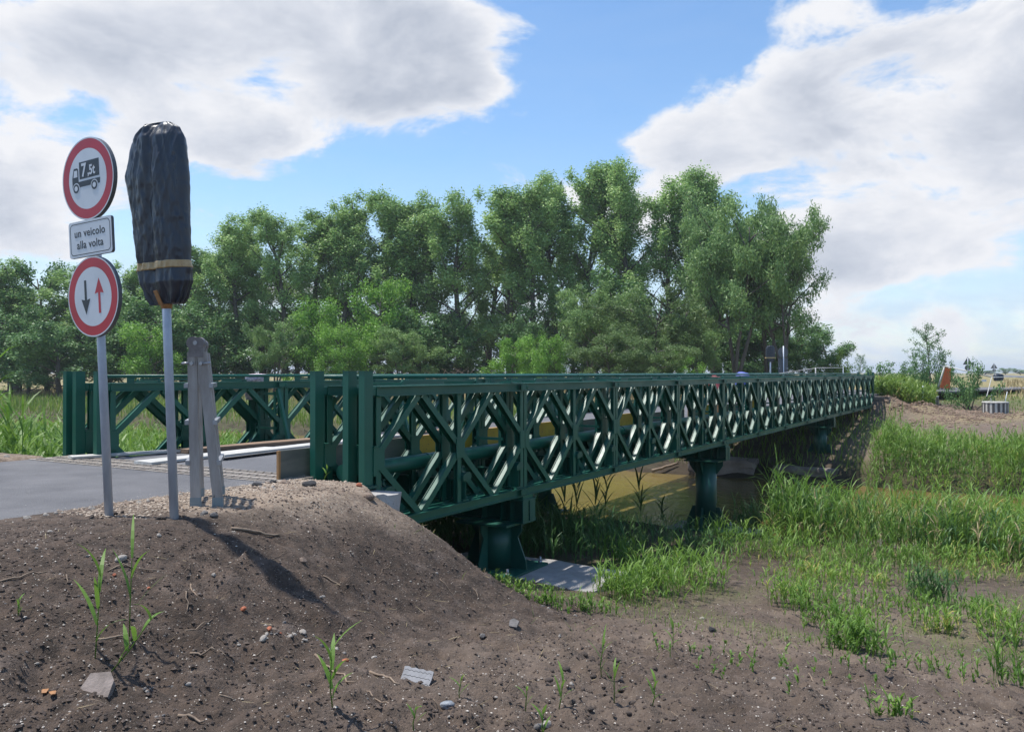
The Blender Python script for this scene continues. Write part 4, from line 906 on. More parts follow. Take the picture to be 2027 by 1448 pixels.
def make_tree(kind, seed):
    r = random.Random(seed); rs = np.random.default_rng(seed); mb = MB(); C = []; Rr = []
    def clump(p, a, b=None): C.append([p[0], p[1], p[2]]); b = b or a; Rr.append([a * r.uniform(.85, 1.15), a * r.uniform(.85, 1.15), b * r.uniform(.85, 1.15)])
    if kind == 'poplar':
        H = 24; tr = limb_path((0, 0, -0.3), (r.uniform(-.05, .05), r.uniform(-.05, .05), 1), H * 0.93, r, 0.05, 9, .06)
        mb.tube(tr, [0.30 - 0.028 * i for i in range(10)], 7)
        for k in range(26):
            f = 0.17 + 0.80 * k / 26; i = min(int(f * 9), 8); p = tr[i].lerp(tr[i + 1], f * 9 - i); a = k * 2.4 + r.uniform(-.5, .5)
            prof = 1.0 - 0.60 * max(0, (f - 0.50) / 0.50) - 0.25 * max(0, (0.35 - f) / 0.35)
            L_ = 4.6 * prof * r.uniform(.7, 1.3); el = r.uniform(0.7, 1.15)
            b = limb_path(p, (math.cos(a) * math.cos(el), math.sin(a) * math.cos(el), math.sin(el)), L_, r, 0.06, 5, .12)
            mb.tube(b, [0.10, .08, .06, .05, .03, .015], 5)
            for q, rd in ((2, .6), (3, .75), (4, .80), (5, .68)):
                if r.random() < (0.92 if f > 0.38 else 0.5): clump(b[q] + Vector([r.uniform(-.5, .5) for _ in range(3)]), rd * r.uniform(.7, 1.15), rd * 1.6)
        for k in range(4): clump(tr[9 - (k + 1) // 2] + Vector([r.uniform(-.5, .5) for _ in range(3)]), 0.75, 1.3)
        V, F = leaf_cloud(np.array(C), np.array(Rr), 520, 0.18, rs, 0.25, 0.72, 0.7)
    elif kind == 'dark':
        H = 16; tr = limb_path((0, 0, -0.3), (r.uniform(-.1, .1), r.uniform(-.1, .1), 1), H * 0.8, r, 0.02, 7, .10); mb.tube(tr, [0.30 - 0.035 * i for i in range(8)], 7)
        for k in range(17):
            f = 0.15 + 0.8 * k / 17; i = min(int(f * 7), 6); p = tr[i].lerp(tr[i + 1], f * 7 - i); a = k * 2.4 + r.uniform(-.5, .5)
            L_ = 5.0 * (1.0 - 0.5 * abs(f - 0.45)) * r.uniform(.7, 1.2); el = r.uniform(0.25, 0.95)
            b = limb_path(p, (math.cos(a) * math.cos(el), math.sin(a) * math.cos(el), math.sin(el)), L_, r, 0.03, 5, .18); mb.tube(b, [0.11, .09, .07, .05, .03, .015], 5)
            for q, rd in ((2, .9), (3, 1.15), (4, 1.25), (5, 1.15)):
                if r.random() < .9: clump(b[q] + Vector([r.uniform(-.6, .6) for _ in range(3)]), rd * r.uniform(.8, 1.2), rd)
        V, F = leaf_cloud(np.array(C), np.array(Rr), 170, 0.29, rs, 0.1, 0.7, 0.6)
    elif kind == 'willow':
        H = 15
        for st in range(3):
            tr = limb_path((r.uniform(-.4, .4), r.uniform(-.4, .4), -0.3), (r.uniform(-.3, .3), r.uniform(-.3, .3), 1), H * 0.72, r, 0.0, 6, .13); mb.tube(tr, [0.22, .19, .16, .13, .10, .07, .04], 6)
            for k in range(9):
                f = 0.42 + 0.56 * k / 9; i = min(int(f * 6), 5); p = tr[i].lerp(tr[i + 1], f * 6 - i); a = k * 2.4 + st * 2 + r.uniform(-.5, .5); el = r.uniform(0.3, 1.0)
                b = limb_path(p, (math.cos(a) * math.cos(el), math.sin(a) * math.cos(el), math.sin(el)), 4.2 * r.uniform(.7, 1.25), r, -0.05, 5, .16); mb.tube(b, [0.08, .07, .05, .04, .03, .015], 5)
                for q, rd in ((2, .7), (3, .9), (4, 1.0), (5, .95)):
                    if r.random() < .9:
                        pp = b[q] + Vector([r.uniform(-.5, .5) for _ in range(3)]); clump(pp, rd * r.uniform(.85, 1.25), rd * .85); clump(pp + Vector((r.uniform(-.4, .4), r.uniform(-.4, .4), -rd * .5)), rd * .6, rd * .7)
        V, F = leaf_cloud(np.array(C), np.array(Rr), 230, 0.30, rs, 0.40, 0.34, 0.55)
    elif kind == 'bright':
        H = 11; tr = limb_path((0, 0, -0.3), (r.uniform(-.1, .1), 0, 1), H * 0.75, r, 0.0, 6, .12); mb.tube(tr, [0.22, .19, .16, .12, .09, .06, .03], 6)
        for k in range(19):
            f = 0.08 + 0.9 * k / 19; i = min(int(f * 6), 5); p = tr[i].lerp(tr[i + 1], f * 6 - i); a = k * 2.4 + r.uniform(-.5, .5); el = r.uniform(0.1, 0.9)
            b = limb_path(p, (math.cos(a) * math.cos(el), math.sin(a) * math.cos(el), math.sin(el)), 3.9 * (1.05 - .55 * f) * r.uniform(.8, 1.2), r, 0.02, 4, .15); mb.tube(b, [0.08, .06, .045, .03, .015], 5)
            for q, rd in ((2, .85), (3, 1.0), (4, 1.0)): clump(b[q] + Vector([r.uniform(-.5, .5) for _ in range(3)]), rd * r.uniform(.75, 1.15), rd * .85)
        V, F = leaf_cloud(np.array(C), np.array(Rr), 260, 0.25, rs, 0.2, 0.45, 0.55)
    elif kind == 'bush':
        H = 3
        for k in range(11):
            a = k * 2.4; el = r.uniform(0.35, 1.4); b = limb_path((r.uniform(-.2, .2), r.uniform(-.2, .2), -0.1), (math.cos(a) * math.cos(el), math.sin(a) * math.cos(el), math.sin(el)), 2.3 * r.uniform(.7, 1.2), r, 0.05, 4, .2); mb.tube(b, [.04, .03, .025, .015, .008], 4)
            for q in (2, 3, 4): clump(b[q], 0.42 * r.uniform(.7, 1.3), .42)
        V, F = leaf_cloud(np.array(C), np.array(Rr), 420, 0.17, rs, 0.1, 0.5, 0.5)
    elif kind == 'sparse':
        H = 6; tr = limb_path((0, 0, -0.2), (0.02, 0, 1), H * 0.9, r, 0.03, 7, .07); mb.tube(tr, [.10, .085, .07, .055, .045, .035, .02, .01], 6)
        for k in range(22):
            f = 0.12 + 0.85 * k / 22; i = min(int(f * 7), 6); p = tr[i].lerp(tr[i + 1], f * 7 - i); a = k * 2.4; el = r.uniform(0.25, 0.8)
            b = limb_path(p, (math.cos(a) * math.cos(el), math.sin(a) * math.cos(el), math.sin(el)), 2.6 * (1.12 - .85 * f) * r.uniform(.8, 1.3), r, 0.04, 5, .15); mb.tube(b, [.035, .028, .02, .015, .01, .006], 4)
            for q in (2, 3, 4, 5): clump(b[q] + Vector([r.uniform(-.15, .15) for _ in range(3)]), 0.36 * r.uniform(.6, 1.4), .26)
        V, F = leaf_cloud(np.array(C), np.array(Rr), 420, 0.12, rs, 0.1, 0.5, 0.6)
    z = V[:, 2]; top = float(np.percentile(z, 99.7)); wid = float(np.percentile(np.abs(V[:, 0]), 97)) * 2
    tm = mb.mesh('trunk'); tm.materials.append(M['bark']); cm = mesh_np('crown', V, F)
    return tm, cm, top, wid
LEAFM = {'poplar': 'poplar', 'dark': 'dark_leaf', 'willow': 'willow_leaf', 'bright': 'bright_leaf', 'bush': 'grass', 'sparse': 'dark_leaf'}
TV = {}
for kind, nv in (('poplar', 4), ('dark', 3), ('willow', 3), ('bright', 3), ('bush', 2), ('sparse', 1)):
    TV[kind] = [make_tree(kind, 900 + 17 * v + len(kind)) for v in range(nv)]
for kind, l in TV.items():
    for t_ in l: t_[1].materials.append(M[LEAFM[kind]])
tcount = [0]
def tree(px, ytop, D, kind, wpx, label, group, name=None, m=None):
    i = tcount[0]; tcount[0] += 1; tm, cm, top, wid = TV[kind][i % len(TV[kind])]
    x = at(px, D); z = gz(x, D); H = (CYH - ytop) / FPX * D - z + (0.25 if kind == 'bush' else 0); r = random.Random(i * 7 + 1)
    e = empty(name or {'poplar': 'poplar_tree', 'dark': 'leafy_tree', 'willow': 'willow_tree', 'bright': 'young_tree', 'bush': 'bush', 'sparse': 'small_tree'}[kind], (x, D, z), r.uniform(0, 6.28))
    sz = H / top; sx = wpx / FPX * D / wid
    e.scale = (sx, sx, sz); tag(e, label, 'bush' if kind == 'bush' or 'bush' in label else 'tree', group)
    link('trunk', tm, e); c = link('crown', cm, e)
    if m: c.material_slots[0].link = 'OBJECT'; c.material_slots[0].material = m
    return e
GP = 'tall poplars of the row behind the bridge'
ordn = ['first', 'second', 'third', 'fourth', 'fifth', 'sixth', 'seventh', 'eighth', 'ninth', 'tenth', 'eleventh', 'twelfth', 'thirteenth', 'fourteenth', 'fifteenth', 'sixteenth', 'seventeenth', 'eighteenth', 'nineteenth']
PROW = [(475, 440, 98), (520, 436, 101), (570, 424, 97), (620, 424, 102), (672, 418, 98), (722, 392, 100), (775, 394, 103), (822, 400, 98), (870, 394, 101), (915, 384, 97), (962, 392, 102), (1010, 378, 99), (1052, 360, 97),
        (1105, 350, 100), (1155, 324, 98), (1205, 330, 101), (1252, 334, 97), (1325, 362, 96), (1378, 350, 98), (1418, 368, 93)]
side = ['sign with the black cover', 'wooden ladder', 'dark end posts']
PL_LAB = ['poplar rising just right of the black covered sign', 'poplar next to the one beside the covered sign, with a pointed top', 'poplar above the middle of the left truss', 'poplar above the truss between ladder and near posts',
          'poplar whose crown starts behind the near end posts', 'poplar straight above the near end posts', 'first crown of the even stretch right of the near posts', 'second crown of the even stretch right of the near posts',
          'poplar in the middle of the even stretch, dense top', 'poplar ending the even stretch of crowns', 'poplar before the row steps up, slightly lower', 'poplar where the row starts to step up', 'poplar on the shoulder of the tallest group',
          'narrow poplar on the near side of the tallest crown', 'tallest poplar with a broad full crown', 'second tallest poplar touching the tallest one', 'poplar closing the tallest group before the blue gap', 'poplar just past the blue gap in the row',
          'dark topped poplar beyond the blue gap', 'last poplar before the broad willows']
for (px, yt, D), lab in zip(PROW, PL_LAB): tree(px, yt, D, 'poplar', 142, lab, GP)
GL = 'trees of the wood left of the poplars'
for px, yt, D, w, lab, kd in [(-40, 528, 104, 170, 'broad tree cut by the picture edge above the meadow', 'dark'), (35, 520, 100, 150, 'rounded tree at the outer end of the wood above the meadow', 'poplar'), (95, 524, 103, 130, 'tree left of the round signs with an even top', 'dark'),
                              (150, 530, 100, 140, 'tree directly behind the small text sign', 'poplar'), (205, 535, 104, 140, 'tree behind the sign with two arrows', 'dark'), (262, 520, 99, 130, 'tree between the two sign posts', 'poplar'),
                              (310, 505, 103, 130, 'tree hidden behind the black covered sign', 'dark'), (365, 492, 99, 120, 'tree peeping out beside the black plastic cover', 'poplar'), (418, 480, 101, 120, 'tree left of the first poplar, behind the ladder', 'poplar'), (20, 600, 92, 170, 'dark tree low in front of the outer wood edge', 'dark'), (330, 600, 94, 170, 'dark tree low behind the covered sign post', 'dark')]:
    tree(px, yt, D, kd, w, lab, GL)
BACK_LAB = ['shaded back tree beyond the outermost meadow tree', 'shaded back tree behind the outer end of the wood', 'shaded back tree behind the two round signs', 'shaded back tree just behind the space between the sign posts', 'shaded back tree behind the covered sign and ladder', 'shaded back tree behind the first poplar', 'shaded back tree behind the pointed poplar',
            'shaded back tree behind the near end posts', 'shaded back tree past the near end posts', 'shaded back tree behind the even stretch of poplars', 'shaded back tree behind the gap with bare trunks', 'shaded back tree where the poplar row steps up', 'shaded back tree behind the tallest poplar', 'shaded back tree below the blue gap', 'shaded back tree behind the last poplar', 'shaded back tree behind the broad willows', 'last shaded back tree behind the far signs']
for k, px in enumerate(range(-70, 1540, 80)):
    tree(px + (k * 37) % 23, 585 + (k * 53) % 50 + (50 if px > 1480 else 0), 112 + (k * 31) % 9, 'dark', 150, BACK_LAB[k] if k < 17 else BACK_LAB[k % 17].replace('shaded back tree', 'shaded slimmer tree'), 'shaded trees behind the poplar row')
GM = 'lower trees and bushes in front of the poplars'
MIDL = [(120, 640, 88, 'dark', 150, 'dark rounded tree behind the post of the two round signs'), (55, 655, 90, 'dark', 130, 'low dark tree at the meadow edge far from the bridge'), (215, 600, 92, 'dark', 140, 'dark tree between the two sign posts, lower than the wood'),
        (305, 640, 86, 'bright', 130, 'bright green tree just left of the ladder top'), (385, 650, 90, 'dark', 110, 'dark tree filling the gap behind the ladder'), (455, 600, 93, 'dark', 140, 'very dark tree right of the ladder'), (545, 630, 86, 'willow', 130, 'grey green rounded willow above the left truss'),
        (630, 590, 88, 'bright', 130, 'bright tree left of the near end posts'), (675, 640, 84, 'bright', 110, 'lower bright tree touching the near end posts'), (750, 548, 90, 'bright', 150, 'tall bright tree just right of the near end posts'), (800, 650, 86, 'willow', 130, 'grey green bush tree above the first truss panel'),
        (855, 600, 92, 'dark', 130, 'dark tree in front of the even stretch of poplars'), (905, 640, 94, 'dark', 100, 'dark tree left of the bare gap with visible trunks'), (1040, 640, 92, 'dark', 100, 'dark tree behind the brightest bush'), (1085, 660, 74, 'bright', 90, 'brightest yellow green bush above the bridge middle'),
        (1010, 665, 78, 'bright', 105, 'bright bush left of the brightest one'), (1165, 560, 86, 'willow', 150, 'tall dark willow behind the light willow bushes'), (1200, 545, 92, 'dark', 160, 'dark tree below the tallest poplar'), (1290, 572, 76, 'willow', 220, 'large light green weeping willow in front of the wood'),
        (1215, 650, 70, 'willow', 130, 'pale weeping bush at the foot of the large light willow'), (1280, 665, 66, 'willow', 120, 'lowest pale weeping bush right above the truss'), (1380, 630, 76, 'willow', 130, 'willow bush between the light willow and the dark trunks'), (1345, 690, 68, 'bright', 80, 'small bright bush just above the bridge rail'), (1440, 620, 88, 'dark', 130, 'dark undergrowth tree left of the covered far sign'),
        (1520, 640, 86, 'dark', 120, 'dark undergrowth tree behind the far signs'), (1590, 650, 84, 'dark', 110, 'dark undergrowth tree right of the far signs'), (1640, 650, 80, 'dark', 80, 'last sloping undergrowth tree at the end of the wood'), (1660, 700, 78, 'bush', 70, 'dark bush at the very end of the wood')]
light = leaf_mat('pale_willow_leaf', (0.085, 0.15, 0.045), (0.17, 0.26, 0.085), (0.25, 0.33, 0.14), 0.35, nscale=0.5)
for px, yt, D, kd, w, lab in MIDL: tree(px, yt, D, kd, w, lab, GM, m=light if ('light green' in lab or 'pale' in lab) else None)
GW = 'broad willows at the end of the wood'
for px, yt, D, w, lab in [(1410, 402, 82, 150, 'tall willow leaning over the last poplar'), (1462, 386, 78, 175, 'tallest broad willow with trunks showing above the far signs'), (1520, 404, 80, 160, 'broad willow second from the open sky'), (1552, 424, 77, 140, 'outermost willow leaning into the open sky')]: tree(px, yt, D, 'willow', w, lab, GW)
GB = 'bushes and small trees by the far road'
tree(1845, 640, 54, 'sparse', 100, 'airy small tree standing alone beside the far road', GB)
tree(1700, 700, 70, 'sparse', 40, 'thin bare looking shrub between wood and hedge', GB)
for px, yt, D, w, lab in [(1745, 723, 50, 80, 'dark rounded bush of the hedge past the bridge end'), (1788, 724, 51, 78, 'bush of the hedge next to the airy small tree'), (1822, 702, 52, 60, 'bush at the foot of the airy small tree'), (1865, 692, 53, 66, 'bush right under the airy small tree'), (1920, 722, 42, 74, 'brownish bush in front of the fallen orange panel'), (1722, 733, 52, 50, 'low bush behind the far end of the truss')]:
    tree(px, yt, D, 'bush', w, lab, GB, m=M['dark_leaf'])
GH = 'distant tree clumps on the horizon'
for px, yt, D, w, lab in [(1990, 728, 420, 28, 'small distant tree clump on the horizon'), (2020, 729, 430, 26, 'distant tree clump at the picture edge on the horizon'), (1950, 733, 500, 40, 'faint low distant tree line piece on the horizon'), (2060, 727, 440, 40, 'distant tree clump just outside the road bend')]:
    tree(px, yt, D, 'dark', w, lab, GH)
# brown heap of brushwood at the wood edge
mb = MB(); rr = random.Random(4)
for k in range(150):
    a = rr.uniform(0, 6.28); p = Vector((rr.gauss(0, 1.9), rr.gauss(0, .8), rr.uniform(0, 1.3))); d = Vector((math.cos(a), math.sin(a) * .5, rr.uniform(-.1, .8))) * rr.uniform(.6, 1.6)
    mb.tube([p, p + d * .5 + Vector((0, 0, .1)), p + d], [.025, .018, .008], 4)
bw = mb.build('brushwood_heap', M['twig']); Dh = 80; bw.location = (at(905, Dh), Dh, gz(at(905, Dh), Dh) + 0.7); tag(bw, 'brown heap of dead branches at the wood edge above the truss', 'brushwood', None, 'stuff')

# ------------------------------------------------------------------ traffic signs by the road
def disc_sign(parent, R_, zc, art, label=None, yoff=-0.05):
    """round plate facing local -Y"""
    n = 56; mb = MB(); ring = lambda r: [(r * math.cos(2 * math.pi * i / n), r * math.sin(2 * math.pi * i / n)) for i in range(n)]
    F_ = Matrix.Translation((0, yoff, zc)) @ Matrix.Rotation(R(90), 4, 'X')
    mb.prism(ring(R_), -0.012, 0.0, F_); p = mb.build('sign_plate', M['sign_back'], parent)
    if label: p['label'] = label
    def annulus(r0, r1, y, m, name):
        V = [F_ @ Vector((*q, y)) for q in ring(r1)] + [F_ @ Vector((*q, y)) for q in ring(r0)]
        me = bpy.data.meshes.new(name); me.from_pydata(V, [], [(i, (i + 1) % n, n + (i + 1) % n, n + i) for i in range(n)]); link(name, me, p, M[m])
    annulus(R_ - 0.010, R_ - 0.0005, 0.0010, 'sign_white', 'rim'); annulus(R_ * 0.735, R_ - 0.0105, 0.0010, 'sign_red', 'red_ring')
    mb = MB(); mb.prism(ring(R_ * 0.735 - 0.0005), 0.0, 0.0010, F_); mb.build('white_field', M['sign_white'], p)
    # folded rim on the back
    V = []; 
    for y, r in ((-0.012, R_), (-0.030, R_ + 0.001), (-0.030, R_ - 0.004), (-0.012, R_ - 0.004)): V += [F_ @ Vector((*q, y)) for q in ring(r)]
    me = bpy.data.meshes.new('back_flange'); me.from_pydata(V, [], [(k * n + i, k * n + (i + 1) % n, (k + 1) * n + (i + 1) % n, (k + 1) * n + i) for k in range(3) for i in range(n)]); link('back_flange', me, p, M['sign_back'])
    art(p, F_)
    return p
def shape(p, F_, name, poly, m, y=0.0022):
    mb = MB(); mb.prism(poly, 0.0011, y, F_); return mb.build(name, M[m], p)
def art_truck(p, F_):
    s = 0.30 / 0.30
    def P(l): return [(x * 0.0027 + 0.006, y * 0.0027) for x, y in l]
    shape(p, F_, 'truck_box', P([(-36, 2), (49, 2), (49, 48), (-36, 48)]), 'sign_black')
    shape(p, F_, 'truck_chassis', P([(-42, -19), (49, -19), (52, -8), (52, -4), (-42, -4)]), 'sign_black')
    shape(p, F_, 'truck_cab', P([(-68, -20), (-41, -20), (-41, 30), (-45, 34), (-60, 34), (-68, 8)]), 'sign_black')
    shape(p, F_, 'truck_window', P([(-62, 10), (-45, 10), (-45, 28), (-58, 28)]), 'sign_white', 0.0028)
    for x in (-52, 27):
        for r, m, y in ((15, 'sign_white', 0.0028), (12.5, 'sign_black', 0.0034), (7, 'sign_white', 0.0040)):
            shape(p, F_, 'truck_wheel', P([(x + r * math.cos(a), -21 + r * math.sin(a)) for a in np.linspace(0, 2 * math.pi, 24, False)]), m, y)
    Z = F_.translation
    text_mesh('7', 0.135, 'digit', p, M['sign_white'], (Z.x - 0.066, Z.y - 0.0034, Z.z + 0.022), (R(90), 0, 0), 0.001, bold=0.0035, sx=0.85)
    text_mesh(',5t', 0.098, 'digits', p, M['sign_white'], (Z.x + 0.006, Z.y - 0.0034, Z.z + 0.026), (R(90), 0, 0), 0.001, bold=0.0025, sx=0.85)
def art_arrows(p, F_):
    shape(p, F_, 'black_arrow', [(-0.093, 0.125), (-0.069, 0.125), (-0.069, -0.020), (-0.030, -0.012), (-0.081, -0.125), (-0.132, -0.012), (-0.093, -0.020)], 'sign_black')
    shape(p, F_, 'red_arrow', [(0.065, -0.125), (0.089, -0.125), (0.089, 0.025), (0.128, 0.018), (0.077, 0.130), (0.026, 0.018), (0.065, 0.025)], 'sign_red')
def sign_post(x, y, zb, ztop, lean, yaw, name, label, r=0.030):
    e = empty(name, (x, y, zb), rot=(0, lean, yaw)); tag(e, label, 'road sign')
    mb = MB(); mb.cyl((0, 0, -0.2), (0, 0, ztop - zb), r, n=20); mb.build('pole', M['galv'], e)
    mb = MB(); mb.cyl((0, 0, ztop - zb), (0, 0, ztop - zb + 0.01), r + 0.001, n=20); mb.build('pole_cap', M['sign_back'], e)
    return e
YAW = R(-29.5)      # the plates face the traffic coming up the road
D1 = 6.1; x1 = at(217, D1); z1 = gz(x1, D1)
# leaning a little to the left in the picture plane: the lean is about the post foot
def leaning(name, x, y, z, lean, yaw, label):
    e = empty(name, (x, y, z)); q = Matrix.Rotation(lean, 4, 'Y') @ Matrix.Rotation(yaw, 4, 'Z'); e.rotation_euler = q.to_euler(); tag(e, label, 'road sign'); return e
sg = leaning('road_sign', x1, D1, z1, R(-2.8), YAW, 'galvanised post with two round red ringed signs and a small text plate between them')
HT = 1.62 - z1
mb = MB(); mb.cyl((0, 0, -0.2), (0, 0, HT), 0.030, n=24); mb.build('pole', M['galv'], sg)
mb = MB(); mb.cyl((0, 0, HT), (0, 0, HT + 0.02), 0.032, n=24); mb.build('pole_cap', M['sign_back'], sg)
disc_sign(sg, 0.300, 1.415 - z1, art_truck, 'round sign with black truck and 7,5t in a red ring')
disc_sign(sg, 0.293, 0.555 - z1, art_arrows, 'round sign with black down arrow and red up arrow in a red ring')
def rrect(w, h, r, n=6):
    o = []
    for cx_, cy_, a0 in ((w / 2 - r, h / 2 - r, 0), (-w / 2 + r, h / 2 - r, 90), (-w / 2 + r, -h / 2 + r, 180), (w / 2 - r, -h / 2 + r, 270)):
        for k in range(n + 1): a = R(a0 + 90 * k / n); o.append((cx_ + r * math.cos(a), cy_ + r * math.sin(a)))
    return o
F_ = Matrix.Translation((0, -0.05, 0.985 - z1)) @ Matrix.Rotation(R(90), 4, 'X')
mb = MB(); mb.prism(rrect(0.50, 0.265, 0.022), -0.020, 0.0, F_); pl = mb.build('text_plate', M['sign_back'], sg)
mb = MB(); mb.prism(rrect(0.498, 0.263, 0.022), 0.0001, 0.0012, F_); mb.build('white_field', M['sign_white'], pl)
def frame_line(w, h, r, t, p, F_, m):
    a, b_ = rrect(w, h, r), rrect(w - 2 * t, h - 2 * t, r - t); n = len(a)
    V = [F_ @ Vector((*q, 0.0018)) for q in a + b_]; me = bpy.data.meshes.new('border_line'); me.from_pydata(V, [], [(i, (i + 1) % n, n + (i + 1) % n, n + i) for i in range(n)]); link('border_line', me, p, M[m])
frame_line(0.466, 0.232, 0.035, 0.006, pl, F_, 'sign_black')
text_mesh('un veicolo', 0.082, 'lettering', pl, M['sign_black'], (-0.003, -0.0522, 0.985 - z1 + 0.016), (R(90), 0, 0), 0.0006, align='CENTER', bold=0.0012, spacing=1.06, sx=0.99)
text_mesh('alla volta', 0.082, 'lettering', pl, M['sign_black'], (-0.003, -0.0522, 0.985 - z1 - 0.070), (R(90), 0, 0), 0.0006, align='CENTER', bold=0.0012, spacing=1.06, sx=0.99)
mb = MB()
for zz_ in (1.60, 1.25, 1.03, 0.93, 0.72, 0.40): mb.box(-0.034, 0.034, -0.045, 0.036, zz_ - z1 - 0.014, zz_ - z1 + 0.014)
mb.build('clamp_band', M['alu'], sg)

# sign wrapped in black film
D2 = 5.8; x2 = at(346, D2); z2 = gz(x2, D2)
bg = leaning('covered_sign', x2, D2, z2, R(-2.3), R(-20), 'tall sign wrapped in black plastic film with a tan tape band on a galvanised post')
mb = MB(); mb.cyl((0, 0, -0.2), (0, 0, 1.62 - z2), 0.030, n=24); mb.build('pole', M['galv'], bg)
def film(parent, z0, z1_, prof, depth, m, name, seed, nseg=260, nrow=150, xo=0.0, amp=1.0, fr=(0.0, 1.0), grow=0.0):
    """a plastic film drawn round a plate: prof(f) -> (left, right)"""
    f = np.linspace(fr[0], fr[1], nrow)[:, None]; a = np.linspace(0, 2 * np.pi, nseg, endpoint=False)[None, :]
    L_, R_ = prof(f); L_ = L_ - grow; R_ = R_ + grow; cx_ = (L_ + R_) / 2 + xo; hw = (R_ - L_) / 2; dd = depth(f) + grow
    ca, sa = np.cos(a), np.sin(a); pw = 0.75
    X = cx_ + hw * np.sign(ca) * np.abs(ca) ** pw; Y = dd * np.sign(sa) * np.abs(sa) ** pw * np.ones_like(f)
    Z = z0 + (z1_ - z0) * (f - fr[0]) / (fr[1] - fr[0]) + 0 * a
    # folds: long creases that run down and fan out from the top, with finer wrinkles
    w = X / 0.25
    ctr = np.exp(-((w + 0.05 + 0.25 * (1 - f)) / 0.16) ** 2)                 # deep crease down the middle
    cr1 = fbm(X * 1.0 + 0.22 * Z + 7, Z * 0.07 + Y * .3, 0.050, 2, seed)       # long slanting creases
    cr2 = fbm(X * 1.0 - 0.30 * Z + 3, Z * 0.10, 0.040, 2, seed + 5)
    side_ = np.where(sa < 0, 1.0, 0.4)
    fold = 0.010 * np.sin(4.2 * w + 2.0 * f) - 0.030 * ctr * side_ + 0.013 * (0.55 - np.abs(cr1) ** 0.6) + 0.009 * (0.5 - np.abs(cr2) ** 0.6) * (0.4 + 0.6 * f)
    wr = 0.005 * fbm(X * 1.0 + 7, Z * 0.35 + Y, 0.10, 3, seed) + 0.005 * fbm(X + 3, Z * .6, 0.03, 2, seed + 8)
    rl = np.random.default_rng(seed + 50)
    for _ in range(34 if nseg > 100 else 0):                              # sharp creases of finite length
        x0_, z0_, sl, ln_, am = rl.uniform(-.26, .24), rl.uniform(0, 1), rl.normal(0, .16), rl.uniform(.12, .5), rl.uniform(.003, .009)
        dd_ = (X - x0_) - sl * (Z - (z0 + (z1_ - z0) * z0_)); e_ = np.exp(-(((Z - (z0 + (z1_ - z0) * z0_)) / ln_) ** 2))
        wr = wr + am * e_ * np.exp(-np.abs(dd_) / rl.uniform(.010, .028)) * rl.choice([-1, 1])
    gather = np.exp(-((f - 0.0) / 0.13) ** 2) * 0.014 * np.sin(11 * a + 2 + 3 * np.sin(2 * a)) + np.exp(-((f - 1) / 0.09) ** 2) * 0.013 * np.sin(7 * a + 1 + 2 * np.sin(3 * a))
    nrm = np.sign(sa) * np.abs(sa) ** 0.6
    Y = Y + nrm * (fold * amp + wr * amp + gather); X = X + ca * (wr * 0.8 + gather * 0.5)
    V = np.stack([X, Y, Z], -1).reshape(-1, 3); idx = np.arange(nrow * nseg).reshape(nrow, nseg); j = np.roll(idx, -1, 1)
    F = np.stack([idx[:-1].ravel(), j[:-1].ravel(), j[1:].ravel(), idx[1:].ravel()], 1)
    V = np.concatenate([V, [[float(((L_ + R_) / 2)[-1, 0]) + xo, 0, z1_ + (0.012 if fr[1] == 1 else 0)], [xo, 0, z0]]]); k = len(V)
    cap = np.stack([idx[-1], j[-1], np.full(nseg, k - 2), np.full(nseg, k - 2)], 1); cap2 = np.stack([j[0], idx[0], np.full(nseg, k - 1), np.full(nseg, k - 1)], 1)
    me = bpy.data.meshes.new(name)
    faces = [tuple(q) for q in F.tolist()] + [tuple(q[:3]) for q in cap.tolist()] + [tuple(q[:3]) for q in cap2.tolist()]
    me.from_pydata(V.tolist(), [], faces); me.polygons.foreach_set('use_smooth', [True] * len(faces)); me.update()
    return link(name, me, parent, M[m])
def prof(f):
    L_ = np.interp(f, [0, .03, .12, .19, .22, .30, .50, .60, .72, .80, .88, .94, .975, 1], [-.13, -.155, -.205, -.222, -.214, -.228, -.240, -.262, -.292, -.262, -.238, -.205, -.155, -.11])
    R_ = np.interp(f, [0, .03, .12, .19, .22, .30, .50, .70, .86, .93, .965, .985, 1], [.13, .16, .212, .222, .212, .218, .214, .222, .215, .190, .165, .12, .09]); return L_, R_
DEP = lambda f: np.interp(f, [0, .04, .12, .22, .3, .7, .92, .98, 1], [.045, .06, .085, .075, .085, .10, .085, .05, .02])
film(bg, 0.475 - z2, 1.735 - z2, prof, DEP, 'bag', 'plastic_cover', 3)
film(bg, 0.475 - z2 + 1.26 * 0.192, 0.475 - z2 + 1.26 * 0.232, prof, DEP, 'tape', 'tape_band', 3, 260, 7, fr=(0.192, 0.232), grow=0.005)
mb = MB(); mb.cyl((0, 0, 0.445 - z2), (0, 0, 0.50 - z2), 0.036, 0.046, 16); mb.bar((0.0, -0.050, 0.47 - z2), (-0.012, -0.088, 0.565 - z2), 0.032, 0.006, (0, 1, 0)); mb.build('tape_knot', M['tape_dark'], bg)

